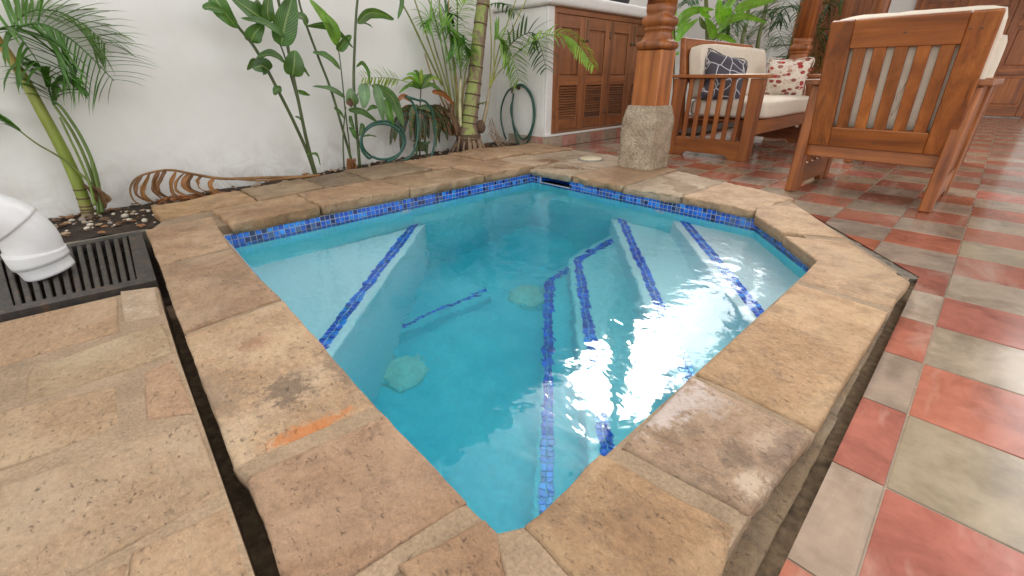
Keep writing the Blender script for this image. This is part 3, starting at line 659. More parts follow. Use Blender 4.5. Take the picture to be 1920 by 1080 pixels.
mb = scatter('p', 150, None, .005, .017, .6, lambda r: (r.uniform(-.75, .25) if r.random() < .7 else r.uniform(.2, 3.2), r.random()))
structure(mb.build('pebbles', None, None, True, peb), 'stuff')
chips = [flat_mat('chip_%s' % n, c, .9, 40, .3, .3) for n, c in (('brown', (.12, .065, .035)), ('rust', (.22, .10, .04)), ('pale', (.30, .21, .13)))]
mb = scatter('c', 420, None, .008, .026, .22, lambda r: (r.uniform(-.7, 3.25), r.random()))
structure(mb.build('bark_litter', None, None, False, chips), 'stuff')

# ------------------------------------------------------------------ walls
def wall(name, label, a, b, h, th, mat, z0=-.1, grid=None):
    """plaster wall from a to b, slightly uneven; th grows to the left of a->b"""
    a = Vector((*a, 0)); b = Vector((*b, 0)); d = (b-a).normalized(); n = Vector((-d.y, d.x, 0)); V = []; F = []; m = max(2, int((b-a).length/.12)); r = max(2, int((h-z0)/.12))
    for j in range(r+1):
        for i in range(m+1):
            p = a.lerp(b, i/m); z = z0+(h-z0)*j/r; k = .006*noise.noise(Vector((p.x*1.6, p.y*1.6, z*1.6)))+.0025*noise.noise(Vector((p.x*6, p.y*6, z*6)))
            V.append(p+n*k+Vector((0, 0, z)))
    for j in range(r):
        for i in range(m): k = j*(m+1)+i; F.append((k, k+1, k+m+2, k+m+1))
    o = len(V); V += [a+n*th+Vector((0, 0, z0)), b+n*th+Vector((0, 0, z0)), b+n*th+Vector((0, 0, h)), a+n*th+Vector((0, 0, h))]
    F += [(o+1, o, o+3, o+2), (o, 0, r*(m+1), o+3), (m, o+1, o+2, r*(m+1)+m), (r*(m+1), r*(m+1)+m, o+2, o+3)]
    return tag(mk(name, V, F, mat, None, True), label, 'wall')
wall('garden_wall', 'tall white plaster wall behind the palms and ginger stems', (wallX(-2.6), -2.6), (wallX(3.6), 3.6), 3.7, .25, M_WALL)
wall('garden_wall', 'white plaster wall running on behind the sofa and cabinet', (-3.68, 3.62), (-3.68, 11.2), 3.7, .25, M_WALL)

# ------------------------------------------------------------------ built-in cabinet
CXF, CY0, CY1 = -2.93, 3.285, 5.12
cab = thing('built_in_cabinet', 'white masonry cabinet with brown louvred wooden doors and thick white counter', 'cabinet', (-3.3, 4.2, 0))
box('body', (-3.66, CY0, 0), (CXF-.03, 3.39, 1.172), M_WALL, cab, .008); box('body', (-3.66, 5.04, 0), (CXF-.03, CY1, 1.172), M_WALL, cab, .008); box('back', (-3.66, 3.39, 0), (-3.60, 5.04, 1.172), M_WALL, cab, 0); box('cupboard_floor', (-3.60, 3.39, 0), (CXF-.03, 5.04, .12), M_WALL, cab, 0)
box('corner_pier', (CXF-.03, CY0, .0), (CXF, 3.372, 1.172), M_WHITE, cab, .006); box('corner_pier', (CXF-.03, 5.06, 0), (CXF, CY1, 1.172), M_WHITE, cab, .006)
box('plinth_ledge', (CXF-.02, CY0-.018, .105), (CXF+.03, CY1, .122), M_WHITE, cab, .003)
bm = bmesh.new(); bmesh.ops.create_cube(bm, size=1); lo, hi = Vector((-3.655, CY0-.05, 1.174)), Vector((CXF+.06, CY1+.05, 1.275))
for v in bm.verts: v.co = Vector((lo[i]+(v.co[i]+.5)*(hi[i]-lo[i]) for i in range(3)))
bev(bm, .035, 5); mkbm('countertop', bm, M_WHITE, cab, True)
y = CY0-.012; k = 0
while y < CY1:
    w = min(.235, CY1-y); box('plinth_tile', (CXF-.02, y+.001, 0), (CXF+.024, y+w-.001, .103), M_TILE, cab, .002, color=((.42, .20, .15, 1), (.36, .29, .21, 1))[(k+1) % 2]); y += w; k += 1
for k in range(2): box('plinth_tile', (CXF-.016-.24*(k+1), CY0-.012, 0), (CXF-.018-.24*k, CY0-.001, .103), M_TILE, cab, .002, color=((.42, .20, .15, 1), (.36, .29, .21, 1))[k])
XF = CXF-.012
box('door_frame', (CXF-.028, 3.374, .124), (XF+.006, 3.405, 1.172), CZ_, cab, .003); box('door_frame', (CXF-.028, 3.405, 1.125), (XF+.006, 5.058, 1.172), CY_, cab, .003); box('door_frame', (CXF-.028, 3.405, .124), (XF+.006, 5.058, .142), CY_, cab, .003)
dw = (5.056-3.408)/4
for k in range(4):
    y0 = 3.408+k*dw; y1 = y0+dw-.004; z0, z1 = .145, 1.122; s = .07
    door = box('door', (CXF-.028, y0+.002, .63), (XF-.014, y1-.002, z1), CZ_, cab, .002); box('kick_panel', (CXF-.028, y0+.002, z0), (XF-.014, y1-.002, z0+.09), CZ_, door, .002)
    for yy in (y0, y1-s): box('stile', (XF-.0135, yy, z0), (XF+.003, yy+s, z1), CZ_, door, .003)
    for zz, hgt in ((z0, .10), (.545, .085), (z1-.10, .10)): box('rail', (XF-.014, y0+s, zz), (XF+.002, y1-s, zz+hgt), CY_, door, .003)
    box('panel', (XF-.014, y0+s+.012, .642), (XF-.004, y1-s-.012, z1-.112), CZ_, door, .005)
    for q in range(13):
        z = .258+q*.0225; bar('louvre', (XF-.008, y0+s-.004, z), (XF-.008, y1-s+.004, z), .022, .005, (1, 0, -.8), CY_, door, .001)
    for zz in ((z0+.12), (z1-.16)):
        yk = y0+.004 if k % 2 == 0 else y1-.004
        tube('hinge', [(XF+.004, yk, zz), (XF+.004, yk, zz+.06)], .006, M_BRASS, door)
    yk = y1-.025 if k % 2 == 0 else y0+.03
    lathe('knob', (XF+.003, yk, .93), [(.006, 0), (.006, .012), (.014, .016), (.014, .024), (.006, .03)], M_BRASS, door, 12, Vector((1, 0, 0)))
    if k % 2 == 1: box('bolt', (XF+.003, y0+.025, .95), (XF+.010, y0+.037, 1.10), M_BRASS, door, .002)
# pot on the counter
pot = thing('plant_pot', 'dark grey plant pot standing on the white counter', 'pot', (-3.10, 4.58, 1.275))
lathe('pot', pot.location, [(.085, 0), (.115, .10), (.135, .20), (.145, .22), (.145, .245), (.13, .245), (.12, .21), (.01, .205)], M_BLACK, pot, 28)

# ------------------------------------------------------------------ columns
def column(x, y, zped, label, first):
    c = thing('wooden_column', label, 'column', (x, y, 0), 'turned columns of the gallery')
    bm = bmesh.new(); bmesh.ops.create_cube(bm, size=1); bmesh.ops.subdivide_edges(bm, edges=bm.edges, cuts=9, use_grid_fill=True)
    for v in bm.verts:
        w = v.co.copy(); z = (w.z+.5)*(zped); k = 1 if z < zped*.80 else 1-.17*((z-zped*.80)/(zped*.20))
        q = Vector((x+w.x*.246*k, y+w.y*.262*k, z)); dd = (noise.noise(q*14)*.006+noise.noise(q*40)*.004)*(.25 if z > zped*.97 else 1); q += Vector((w.x, w.y, 0)).normalized()*dd if w.xy.length > .45 else Vector()
        v.co = q
    mkbm('stone_pedestal', bm, M_PED, c, True)
    z = zped-.005; b = .090
    lathe('base_block', (x, y, 0), [(b*1.05, z, 22), (b*1.04, z+.006, 22), (b, z+.325, 22), (b*.97, z+.33, 22)], WZ, c, 96, squ=1, phase=math.pi/96)
    prof = [(.100, .775), (.122, .782), (.127, .800), (.120, .818), (.098, .826), (.090, .838), (.080, .862), (.078, .878), (.088, .884), (.090, .892), (.084, .900), (.094, .906), (.106, .920), (.107, .938), (.098, .955), (.086, .962), (.088, .972), (.094, .985), (.096, 1.02)]
    lathe('moulding', (x, y, 0), [(r*.87, zz+(zped-.447), 5 if zz < .965 else 3) for r, zz in prof], WZ, c, 64)
    lathe('shaft', (x, y, 0), [(.084, 1.02+zped-.447, 2.6), (.088, 1.5, 2.3), (.091, 2.3, 2.2), (.088, 2.9, 2.2)], WZ, c, 40)
    return c
column(-1.652, 2.905, .447, 'honey wood column on a chiselled stone block at the pool corner', True)
column(-1.64, 5.82, .40, 'honey wood column standing behind the far end of the sofa', False)
column(-1.64, 9.1, .40, 'honey wood column farthest along, before the panelled doors', False)

# gallery roof carried by the columns
rf = thing('gallery_roof', 'wooden gallery roof carried by the turned columns', 'roof', (0, 6.8, 2.9))
box('beam', (-1.74, 2.62, 2.88), (-1.54, 11., 3.06), WY, rf, .01)
for k in range(12): box('rafter', (-1.9, 2.8+k*.72, 3.062), (1.15, 2.9+k*.72, 3.17), WX, rf, .006)
box('deck', (-1.95, 2.55, 3.172), (1.2, 11.2, 3.26), flat_mat('roof_boards', (.50, .42, .33), .8, 12, .3), rf, .01)

# far wall with panelled doors
wall('far_wall', 'white end wall with wooden panelled doors beyond the seating', (-3.70, 11.06), (6., 11.06), 3.7, .25, M_WALL)
def panel_door(x0, x1, label, lattice):
    d = thing('panelled_door', label, 'door', ((x0+x1)/2, 11.03, 0), 'panelled doors in the end wall'); y = 11.035; n = max(1, round((x1-x0)/.55))
    box('frame', (x0-.07, y-.03, 0), (x0, y, 2.6), WZ, d); box('frame', (x1, y-.03, 0), (x1+.07, y, 2.6), WZ, d); box('frame', (x0, y-.03, 2.5), (x1, y, 2.6), WX, d)
    w = (x1-x0)/n
    for k in range(n):
        a, b = x0+k*w+.003, x0+(k+1)*w-.003; lf = box('leaf', (a, y-.012, .02), (b, y, 2.497), WZ, d, .002)
        for xx in (a, b-.085): box('stile', (xx, y-.03, .02), (xx+.085, y-.012, 2.497), WZ, lf, .004)
        for zz, hh_ in ((.02, .14), (.62, .10), (1.30, .10), (2.39, .105)): box('rail', (a+.085, y-.029, zz), (b-.085, y-.012, zz+hh_), WX, lf, .004)
        for za, zb in ((.20, .58), (.76, 1.26)): box('panel', (a+.12, y-.024, za), (b-.12, y-.012, zb), WZ, lf, .008)
        if lattice:
            for q in range(7): box('lattice_slat', (a+.09, y-.022, 1.43+q*.135), (b-.09, y-.013, 1.49+q*.135), CX_, lf, .003)
        else: box('panel', (a+.12, y-.024, 1.44), (b-.12, y-.012, 2.36), WZ, lf, .008)
panel_door(-3.25, -2.14, 'pale brown panelled double door between columns in the end wall', False)
panel_door(-1.45, .30, 'wide brown panelled door with dark lattice top right of white pier', True)
panel_door(1.2, 2.3, 'brown panelled door at the open end of the tiled corridor', False)
box_sk = tag(box('skirting', (.38, 11.03, 0), (1.12, 11.055, .11), flat_mat('skirting_tile', (.26, .19, .15), .5), None, .003), 'low tiled skirting strip at the foot of white end wall', 'skirting')

# ------------------------------------------------------------------ furniture
def arm_panel(root, x, y0, y1, ztop, axis, out, nsl, board=(.085, .03), post=(.075, .05), rail_z=(.075, .15)):
    """slatted arm panel. axis 'y': runs along y at x; axis 'x': runs along x at y"""
    if axis == 'y': mp = lambda a, b, z: (x+b, a, z); L = WY; sd = (0, 1, 0)
    else: mp = lambda a, b, z: (a, x+b, z); L = WX; sd = (1, 0, 0)
    w, th = post; zt = ztop-board[1]
    n2 = (1, 0, 0) if axis == 'y' else (0, 1, 0)
    for a, s in ((y0, 1), (y1, -1)):
        bar('post', mp(a+s*w*.5, 0, 0), mp(a+s*w*.62, 0, zt), w, th, sd, WZ, root, .005, w1=w*1.25)
    p0, p1 = rail_z
    bm = bmesh.new(); e = .022*.8; pr2 = [(y0+w-.006, .0), (y0+w+.07, 0), (y0+w+.10, .035), (y1-w-.10, .035), (y1-w-.07, 0), (y1-w+.006, 0), (y1-w+.006, p1), (y0+w-.006, p1)]
    vs_ = [[bm.verts.new(mp(a, sgn*th*.34, z)) for a, z in pr2] for sgn in (-1, 1)]
    bm.faces.new(vs_[0]); bm.faces.new(vs_[1][::-1])
    for k in range(8): bm.faces.new([vs_[0][k], vs_[1][k], vs_[1][(k+1) % 8], vs_[0][(k+1) % 8]])
    bmesh.ops.recalc_face_normals(bm, faces=bm.faces); mkbm('bottom_rail', bm, L, root)
    for k in range(nsl):
        a = y0+w*1.25+(y1-y0-2.5*w)*(k+.5)/nsl
        bar('slat', mp(a, 0, p1-.004), mp(a, 0, zt+.002), .036, .018, sd, WZ, root, .003)
    bw = board[0]; lo = mp(y0-.03, -bw/2+out, zt+.003); hi = mp(y1+.03, bw/2+out, ztop)
    box('arm_board', lo, hi, L, root, .006, 2)
def cushion(name, lo, hi, mat, parent, puff=.02, seg=10, tilt=None, sag=0., color=None):
    bm = bmesh.new(); bmesh.ops.create_cube(bm, size=1); bmesh.ops.subdivide_edges(bm, edges=bm.edges, cuts=seg, use_grid_fill=True)
    lo = Vector(lo); hi = Vector(hi); c = (lo+hi)/2; h = (hi-lo)/2
    for v in bm.verts:
        u = v.co*2; r = Vector((1-.5*(abs(u.y)**8+abs(u.z)**8)*.10, 1-.5*(abs(u.x)**8+abs(u.z)**8)*.10, 1-.5*(abs(u.x)**8+abs(u.y)**8)*.10))
        q = Vector((u.x*h.x*r.x, u.y*h.y*r.y, u.z*h.z*r.z)); t_ = min(h); ax = list(h).index(t_)
        k = 1
        for i in range(3):
            if i != ax: k *= (1-u[i]**4)
        q[ax] += u[ax]*puff*k + (-sag*k if ax == 2 else 0)
        p = c+q; p += Vector((1, 1, 1))*.003*noise.noise(p*16)+Vector((1, 1, 1))*.0015*noise.noise(p*45)
        if tilt: p = tilt @ (p-c)+c
        v.co = p
    return mkbm(name, bm, mat, parent, True, color)
M_PILD = None
def armchair(name, label, x0, x1, y0, y1):
    """built facing +Y; back towards -Y. x0..x1, y0..y1 outer lines of the arm panels"""
    r = thing(name, label, 'armchair', ((x0+x1)/2, (y0+y1)/2, 0), 'matching slatted armchairs')
    ha = .605
    arm_panel(r, x0+.03, y0, y1, ha, 'y', -.012, 5); arm_panel(r, x1-.03, y0, y1, ha, 'y', .012, 5)
    bx0, bx1 = x0+.052, x1-.024
    yb, yt, zb, zt = y0+.05, y0-.115, .272, .862          # leaning back frame
    def pt(x, s, o=0.): d = Vector((0, yt-yb, zt-zb)).normalized(); n = Vector((0, -d.z, d.y)); return Vector((x, yb+(yt-yb)*s, zb+(zt-zb)*s)) - n*o
    L = math.hypot(yt-yb, zt-zb); sx = (1, 0, 0); sv = (0, yt-yb, zt-zb)
    bar('back_stile', pt(bx0+.05, 0), pt(bx0+.05, 1), .10, .032, sx, WZ, r, .005); bar('back_stile', pt(bx1-.05, 0), pt(bx1-.05, 1), .10, .032, sx, WZ, r, .005)
    bar('back_rail', pt(bx0+.10, .90), pt(bx1-.10, .90), L*.20, .032, sv, WX, r, .004); bar('back_rail', pt(bx0+.10, .085), pt(bx1-.10, .085), L*.17, .032, sv, WX, r, .004)
    for k in range(5):
        x = bx0+.10+(bx1-bx0-.20)*(k+.5)/5+.002; w = .050; bar('back_slat', pt(x, .165), pt(x, .805), w, .020, sx, WZ, r, .003)
    for xx in (bx0+.05, (bx0+bx1)/2, bx1-.05, bx1-.085): lathe('peg', pt(xx, .90, -.0155), [(.006, 0), (.006, .0012)], M_RING, r, 10, Vector((0, -.96, .27)).normalized())
    for xx in (bx0+.06, (bx0+bx1)/2, bx1-.03): lathe('peg', pt(xx, .06, -.0155), [(.006, 0), (.006, .0012)], M_RING, r, 10, Vector((0, -.96, .27)).normalized())
    box('seat_rail', (bx0, y0+.055, .205), (bx1, y0+.085, .275), WX, r); box('seat_rail', (bx0, y1-.06, .235), (bx1, y1-.03, .30), WX, r)
    for k in range(5): box('seat_slat', (bx0+.004, y0+.12+k*.10, .262), (bx1-.004, y0+.17+k*.10, .278), WX, r, .002)
    d = Vector((0, yt-yb, zt-zb)).normalized(); ang = math.atan2(-d.y, d.z)
    cushion('seat_cushion', (bx0+.004, y0+.10, .288), (bx1-.004, y1+.02, .415), M_CUSH, r, .012)
    c0 = pt((bx0+bx1)/2, .56, .085); hh_ = .30
    bc = cushion('back_cushion', (bx0-.01, c0.y-.058, c0.z-hh_+.04), (bx1+.01, c0.y+.058, c0.z+hh_-.035), M_CUSH, r, .010, 12, Matrix.Rotation(ang, 3, 'X'))
    xg = bx0+.10+(bx1-bx0-.20)*.6+.002; tie = smooth_path([pt(xg+.010, .55, .0165), pt(xg+.002, .49, .012), pt(xg-.006, .43, .016), pt(xg+.004, .37, .012), pt(xg-.010, .28, .018)], 14)
    tube('tie', tie, .0035, M_CUSH, bc, 6)
    return r
ch = armchair('armchair', 'slatted wooden armchair with its back turned to the pool', -.742, -.062, 2.99, 3.66)
ch.rotation_euler.z = R(-2)
ch2 = copy_tree(ch); ch2['label'] = 'slatted wooden armchair facing the pool, behind the other armchair'
ch2.location = (-.40, 4.72, 0); ch2.rotation_euler.z = R(180)

sofa = thing('sofa', 'slatted wooden sofa with thick cream cushions beside the stone column', 'sofa', (-1.6, 4.6, 0))
SY0, SY1 = 3.83, 5.42
arm_panel(sofa, SY0+.03, -1.985, -1.265, .635, 'x', 0., 6, post=(.085, .05)); arm_panel(sofa, SY1-.03, -1.985, -1.265, .635, 'x', 0., 6, post=(.085, .05))
box('front_rail', (-1.315, SY0+.058, .20), (-1.283, SY1-.058, .31), WY, sofa, .004); box('rear_rail', (-1.93, SY0+.058, .20), (-1.90, SY1-.058, .30), WY, sofa, .004)
for k in range(9): box('seat_slat', (-1.898, SY0+.10+k*.165, .285), (-1.317, SY0+.16+k*.165, .30), WX, sofa, .002)
bar('back_panel', (-1.955, SY0+.058, .74), (-1.955, SY1-.058, .74), .34, .035, (-.18, 0, 1), WY, sofa, .006)
for k in (0, 1): bar('back_post', (-1.90, (SY0+.085, SY1-.085)[k], .20), (-1.985, (SY0+.085, SY1-.085)[k], .905), .05, .045, (0, 1, 0), WZ, sofa, .004)
sc = cushion('seat_cushion', (-1.86, SY0+.06, .315), (-1.235, SY1-.06, .445), M_CUSH, sofa, .015, 12)
cushion('back_cushion', (-1.915, SY0+.075, .44), (-1.77, SY1-.06, .86), M_CUSH, sofa, .012, 12, Matrix.Rotation(R(-10), 3, 'Y'))
# throw pillows
t = NT('grey_pillow_print'); v = t.coord(rnd=False); wv = t.n('ShaderNodeTexVoronoi', feature='DISTANCE_TO_EDGE'); t.set(wv, Vector=v, Scale=9.); ln = t.ramp(wv.outputs['Distance'], (.02, 1.), (.035, 0.)); n = t.noise(v, 30, 3)
M_PG = t.done(t.pr(t.mix(t.math('MULTIPLY', ln, .75), (.055, .048, .060), (.62, .60, .60)), .85, t.bump(n, .3, .01)))
t = NT('floral_pillow_print'); v = t.coord(rnd=False, scale=(1, 1, 1.5), rot=(.5, .3, .2)); vo = t.n('ShaderNodeTexVoronoi'); t.set(vo, Vector=v, Scale=19.); sp_ = t.ramp(vo.outputs['Distance'], (.42, 1.), (.48, 0.))
hue = t.n('ShaderNodeSeparateColor'); t.t.links.new(vo.outputs['Color'], hue.inputs[0]); cc = t.ramp(hue.outputs[0], (.0, (.45, .02, .02)), (.35, (.22, .06, .05)), (.6, (.38, .17, .13)), (.8, (.60, .50, .40)))
vo2 = t.n('ShaderNodeTexVoronoi'); t.set(vo2, Vector=v, Scale=46.); s2 = t.ramp(vo2.outputs['Distance'], (.22, 1.), (.28, 0.))
M_PF = t.done(t.pr(t.mix(sp_, t.mix(t.math('MULTIPLY', s2, .7), (.68, .60, .50), (.40, .10, .07)), cc), .85, t.bump(t.noise(v, 20, 3), .3, .01)))
def pillow(name, label, c, s, th, rot, mat):
    bm = bmesh.new(); n = 16; g = [[[None]*(n+1) for _ in range(n+1)] for _ in (0, 1)]; c = Vector(c)
    for f in (0, 1):
        for i in range(n+1):
            for j in range(n+1):
                u, v = i/n*2-1, j/n*2-1; e = max(0, (1-u**2)*(1-v**2))**.42*th; q = Vector((u*s*(1-.10*(1-abs(v)**2)*abs(u)**3), (e if f else -e), v*s*(1-.10*(1-abs(u)**2)*abs(v)**3)))
                q += Vector((0, .012*noise.noise(q*14), .006*noise.noise(q*11)))
                if f and (i in (0, n) or j in (0, n)): g[1][i][j] = g[0][i][j]; continue
                g[f][i][j] = bm.verts.new(c + rot @ q)
    for f in (0, 1):
        for i in range(n):
            for j in range(n):
                a = [g[f][i][j], g[f][i+1][j], g[f][i+1][j+1], g[f][i][j+1]]; bm.faces.new(a if f == 0 else a[::-1])
    o = thing(name, label, 'cushion', tuple(c)); mkbm('cover', bm, mat, o, True)
    sm = [Vector(c)+rot @ Vector((u*s*.985, 0, v*s*.985)) for u, v in ((-1, -1), (0, -.93), (1, -1), (.93, 0), (1, 1), (0, .93), (-1, 1), (-.93, 0), (-1, -1))]
    tube('seam', smooth_path(sm, 40), .004, mat, o, 5)
pillow('throw_pillow', 'dark grey throw pillow with white lines leaning in the sofa corner', (-1.66, 4.06, .60), .20, .085, Matrix.Rotation(R(62), 3, 'Z') @ Matrix.Rotation(R(-22), 3, 'X') @ Matrix.Rotation(R(14), 3, 'Y'), M_PG)
pillow('throw_pillow', 'cream throw pillow with red leaf print at the sofa far end', (-1.52, 5.16, .595), .185, .085, Matrix.Rotation(R(20), 3, 'Z') @ Matrix.Rotation(R(20), 3, 'X'), M_PF)

# ------------------------------------------------------------------ plants
def leaf(parent, px, wpx, X, bulge=.04, roll=0., color=(.05, .13, .02), mat=None, fold=.25, ncs=7, pw=.75, name='leaf', wave=.01, plane='X', seed=0):
    f = PX if plane == 'X' else PY
    pts = [f(*p, X) for p in px]; path = smooth_path(pts, 12)
    dm = depth(path[6]); w = wpx*dm/FPX; rnd = random.Random(int(px[0][0]*7+px[-1][1]*3)+seed)
    L = len(path)-1; tocam = [(CAMP-p).normalized() for p in path]
    path = [p+tc*(bulge*math.sin(math.pi*.8*i/L)*(1.0)) for i, (p, tc) in enumerate(zip(path, tocam))]
    V = []; F = []
    for i, p in enumerate(path):
        t_ = i/L; tg = (path[min(i+1, L)]-path[max(i-1, 0)]).normalized(); s = tg.cross(tocam[i]).normalized(); s = Matrix.Rotation(roll, 3, tg) @ s; n = s.cross(tg).normalized()
        ww = w*.5*max(.02, (math.sin(math.pi*min(1, t_**pw*.97+.02)))**.75)
        for k in range(ncs):
            u = k/(ncs-1)*2-1; wv_ = wave*noise.noise(Vector((t_*5+seed, u*1.3, rnd.random()*.05+px[0][0])))
            V.append(p+s*(u*ww*(1-.1*fold))+n*(abs(u)**1.3*ww*fold+wv_*(abs(u))))
    for i in range(L):
        for k in range(ncs-1): a = i*ncs+k; F.append((a, a+1, a+ncs+1, a+ncs))
    k = rnd.uniform(.85, 1.3); o = mk(name, V, F, mat or M_LEAF, parent, True, color=(color[0]*k, color[1]*k, color[2]*k, 1)); uv = o.data.uv_layers.new(name='UVMap'); q = 0
    for f_ in o.data.polygons:
        for li in f_.loop_indices: vi = o.data.loops[li].vertex_index; uv.data[li].uv = ((vi % ncs)/(ncs-1), vi//ncs/L)
    return o
def stem(parent, px, X, r0, r1, color=(.06, .10, .02), mat=None, plane='X', n=16, name='stem', dX=None):
    f = PX if plane == 'X' else PY; pts = [f(*p, X+(0 if dX is None else dX*i/(len(px)-1))) for i, p in enumerate(px)]; path = smooth_path(pts, n)
    return tube(name, path, [r0+(r1-r0)*i/n for i in range(n+1)], mat or M_STEM, parent, 8, (*color, 1))
def frond_mesh(path, n, length, width, seed=0, droop=.5, fwd=.6, taper=.35, rad=.004, mb=None, start=.15, sideup=None, curl=0., both=True):
    """pinnate frond along a 3D path: rachis tube and folded leaflets bending down"""
    rnd = random.Random(seed); mb = mb or MB(); N_ = len(path)-1
    v, f = tube_data(path, [rad*(1-.75*i/N_)+.0006 for i in range(N_+1)], 6); mb.add(v, f)
    for k in range(n):
        t_ = start+(1-start)*(k+.5)/n; x = t_*N_; i = min(int(x), N_-1); p = path[i].lerp(path[i+1], x-i); tg = (path[i+1]-path[i]).normalized()
        up = Vector(sideup) if sideup else Vector((0, 0, 1)); s0 = tg.cross(up)
        if s0.length < .1: s0 = tg.cross(Vector((1, 0, .2)))
        s0.normalize(); ln = length*(math.sin(math.pi*(.12+.80*(t_-start)/(1-start)))**.6)*rnd.uniform(.82, 1.1)
        for sg in ((-1, 1) if both else (1,)):
            d = (s0*sg*rnd.uniform(.75, 1.05)+tg*fwd*rnd.uniform(.7, 1.3)+up*rnd.uniform(.0, .25)).normalized(); q = p.copy(); ns = 5; ring = []
            wd = width*rnd.uniform(.8, 1.15)
            for m in range(ns+1):
                u = m/ns; wv_ = d.cross(Vector((0, 0, 1)));
                if wv_.length < .05: wv_ = tg.copy()
                wv_.normalize(); hw = wd*.5*(.35+.65*math.sin(math.pi*min(1, u*.8+.2)))*(1 if m < ns else .06); up2 = wv_.cross(d).normalized()
                ring.append((q-wv_*hw+up2*hw*.35, q.copy(), q+wv_*hw+up2*hw*.35))
                d = (d+Vector((0, 0, -1))*droop*(.25+u)*.9/ns*2.2+Vector((rnd.uniform(-1, 1), rnd.uniform(-1, 1), 0))*.05*(1+curl*6)).normalized(); q = q+d*(ln/ns)
            V = [c for rr_ in ring for c in rr_]; F = []
            for m in range(ns):
                for c in (0, 1): a = m*3+c; F.append((a, a+1, a+4, a+3))
            mb.add(V, F)
    return mb
def frond(parent, px, X, n, length, width, color, seed=0, droop=.5, mat=None, dX=0., plane='X', name='frond', **k):
    f = PX if plane == 'X' else PY
    path = smooth_path([f(*p, X+dX*i/(len(px)-1)) for i, p in enumerate(px)], 22)
    return frond_mesh(path, n, length, width, seed, droop, **k).build(name, mat or M_PALM, parent, True, color=(*color, 1))
LG, DG, YG = (.16, .26, .035), (.035, .10, .016), (.30, .34, .04)

# young palm by the grate
pl = thing('young_palm', 'young palm with leaning green ringed trunk beside the iron grate', 'palm', tuple(P(166, 405, .01)))
bx = pl.location.x
tp = [(168, 408), (163, 392), (150, 355), (131, 310), (106, 260), (76, 205), (46, 150), (14, 100), (-14, 60)]
path = smooth_path([PX(*p, bx) for p in tp], 40)
rads = []
for i in range(41):
    t_ = i/40; r = .030*(1-t_)**.5*.5+.0115; r *= 1.12 if t_ < .06 else 1; rads.append(r)
v_, f_ = tube_data(path, rads, 16)
t = NT('young_trunk'); v = t.coord(rnd=False); sp = t.n('ShaderNodeSeparateXYZ'); t.t.links.new(v, sp.inputs[0]); n1 = t.noise(v, 14, 5)
zc = t.ramp(t.math('ADD', sp.outputs[2], t.math('MULTIPLY', n1, .04)), (.02, (.14, .09, .05)), (.07, (.24, .22, .05)), (.12, (.20, .24, .03)), (.30, (.20, .26, .03)), (.62, (.22, .24, .04)), (.75, (.34, .20, .04)))
M_YT = t.done(t.pr(t.mix(.5, zc, t.ramp(t.noise(t.coord(rnd=False, scale=(1, 1, .2)), 60, 4), (.3, .6), (.7, 1.25)), 'MULTIPLY'), .5))
mk('trunk', v_, f_, M_YT, pl, True)
for i in (4, 5, 6, 8, 10): tube('leaf_scar', [path[i]-(path[i+1]-path[i]).normalized()*.003, path[i]+(path[i+1]-path[i]).normalized()*.003], rads[i]*1.05, M_RING, pl, 16)
rnd = random.Random(5)
for k in range(11):
    a = rnd.uniform(0, 6.28); r1 = rnd.uniform(.05, .13); b0 = path[1]
    tube('root', smooth_path([b0+Vector((math.cos(a)*.03, math.sin(a)*.03, .0)), b0+Vector((math.cos(a)*.05, math.sin(a)*.05, -.012)), Vector((b0.x+math.cos(a)*r1, b0.y+math.sin(a)*r1, .008))], 6), [.008-.001*q for q in range(7)], M_ROOT, pl, 6)
frond(pl, [(4, 84), (38, 50), (82, 46), (128, 70), (170, 106), (214, 152)], bx, 26, .30, .014, (.075, .175, .028), 3, .42, rad=.005, dX=.10, start=.1, sideup=(.8, -.3, .5), fwd=.5)
frond(pl, [(6, 80), (30, 40), (62, 20), (110, 22), (160, 48), (198, 84)], bx-.05, 22, .24, .011, (.10, .19, .03), 4, .55, rad=.004, dX=-.05, start=.2, sideup=(.7, -.2, .7), fwd=.9)
frond(pl, [(0, 86), (-14, 60), (20, 56), (50, 86), (80, 130)], bx+.02, 13, .26, .015, (.07, .16, .025), 8, .8, rad=.005, dX=.12)
stem(pl, [(186, 402), (172, 330), (140, 255), (100, 195)], bx+.02, .008, .005, (.12, .17, .03), name='petiole')
stem(pl, [(192, 398), (180, 325), (155, 262), (118, 205), (102, 192)], bx+.04, .008, .005, (.10, .16, .03), name='petiole')
stem(pl, [(178, 385), (168, 345), (150, 300), (112, 220)], bx+.06, .007, .004, (.12, .17, .03), name='petiole')
frond(pl, [(100, 195), (92, 168), (84, 140), (60, 120)], bx+.03, 16, .17, .02, (.07, .17, .025), 9, .8, rad=.004, start=.05)
frond(pl, [(104, 195), (104, 165), (118, 150), (140, 158)], bx+.05, 14, .15, .02, (.08, .19, .03), 10, .9, rad=.004, start=.05)
stem(pl, [(172, 345), (120, 300), (70, 270), (38, 246)], bx+.04, .005, .003, (.14, .18, .03), name='petiole')
frond(pl, [(38, 246), (16, 232), (-6, 218), (-40, 210)], bx+.05, 10, .16, .02, (.09, .21, .03), 11, .4, rad=.003, start=.0)
stem(pl, [(192, 398), (185, 360), (172, 304)], bx+.05, .009, .006, (.10, .15, .03), name='petiole')
rnd = random.Random(8)
for k in range(7):
    x0 = rnd.uniform(176, 196); leaf(pl, [(x0, 400-rnd.uniform(0, 40)), (x0-rnd.uniform(-10, 10), 370), (x0-rnd.uniform(5, 30), 345)], 9, bx+.03+.02*rnd.random(), .02, rnd.uniform(-1, 1), (.16, .085, .04), M_DRY, .5, name='dry_sheath')

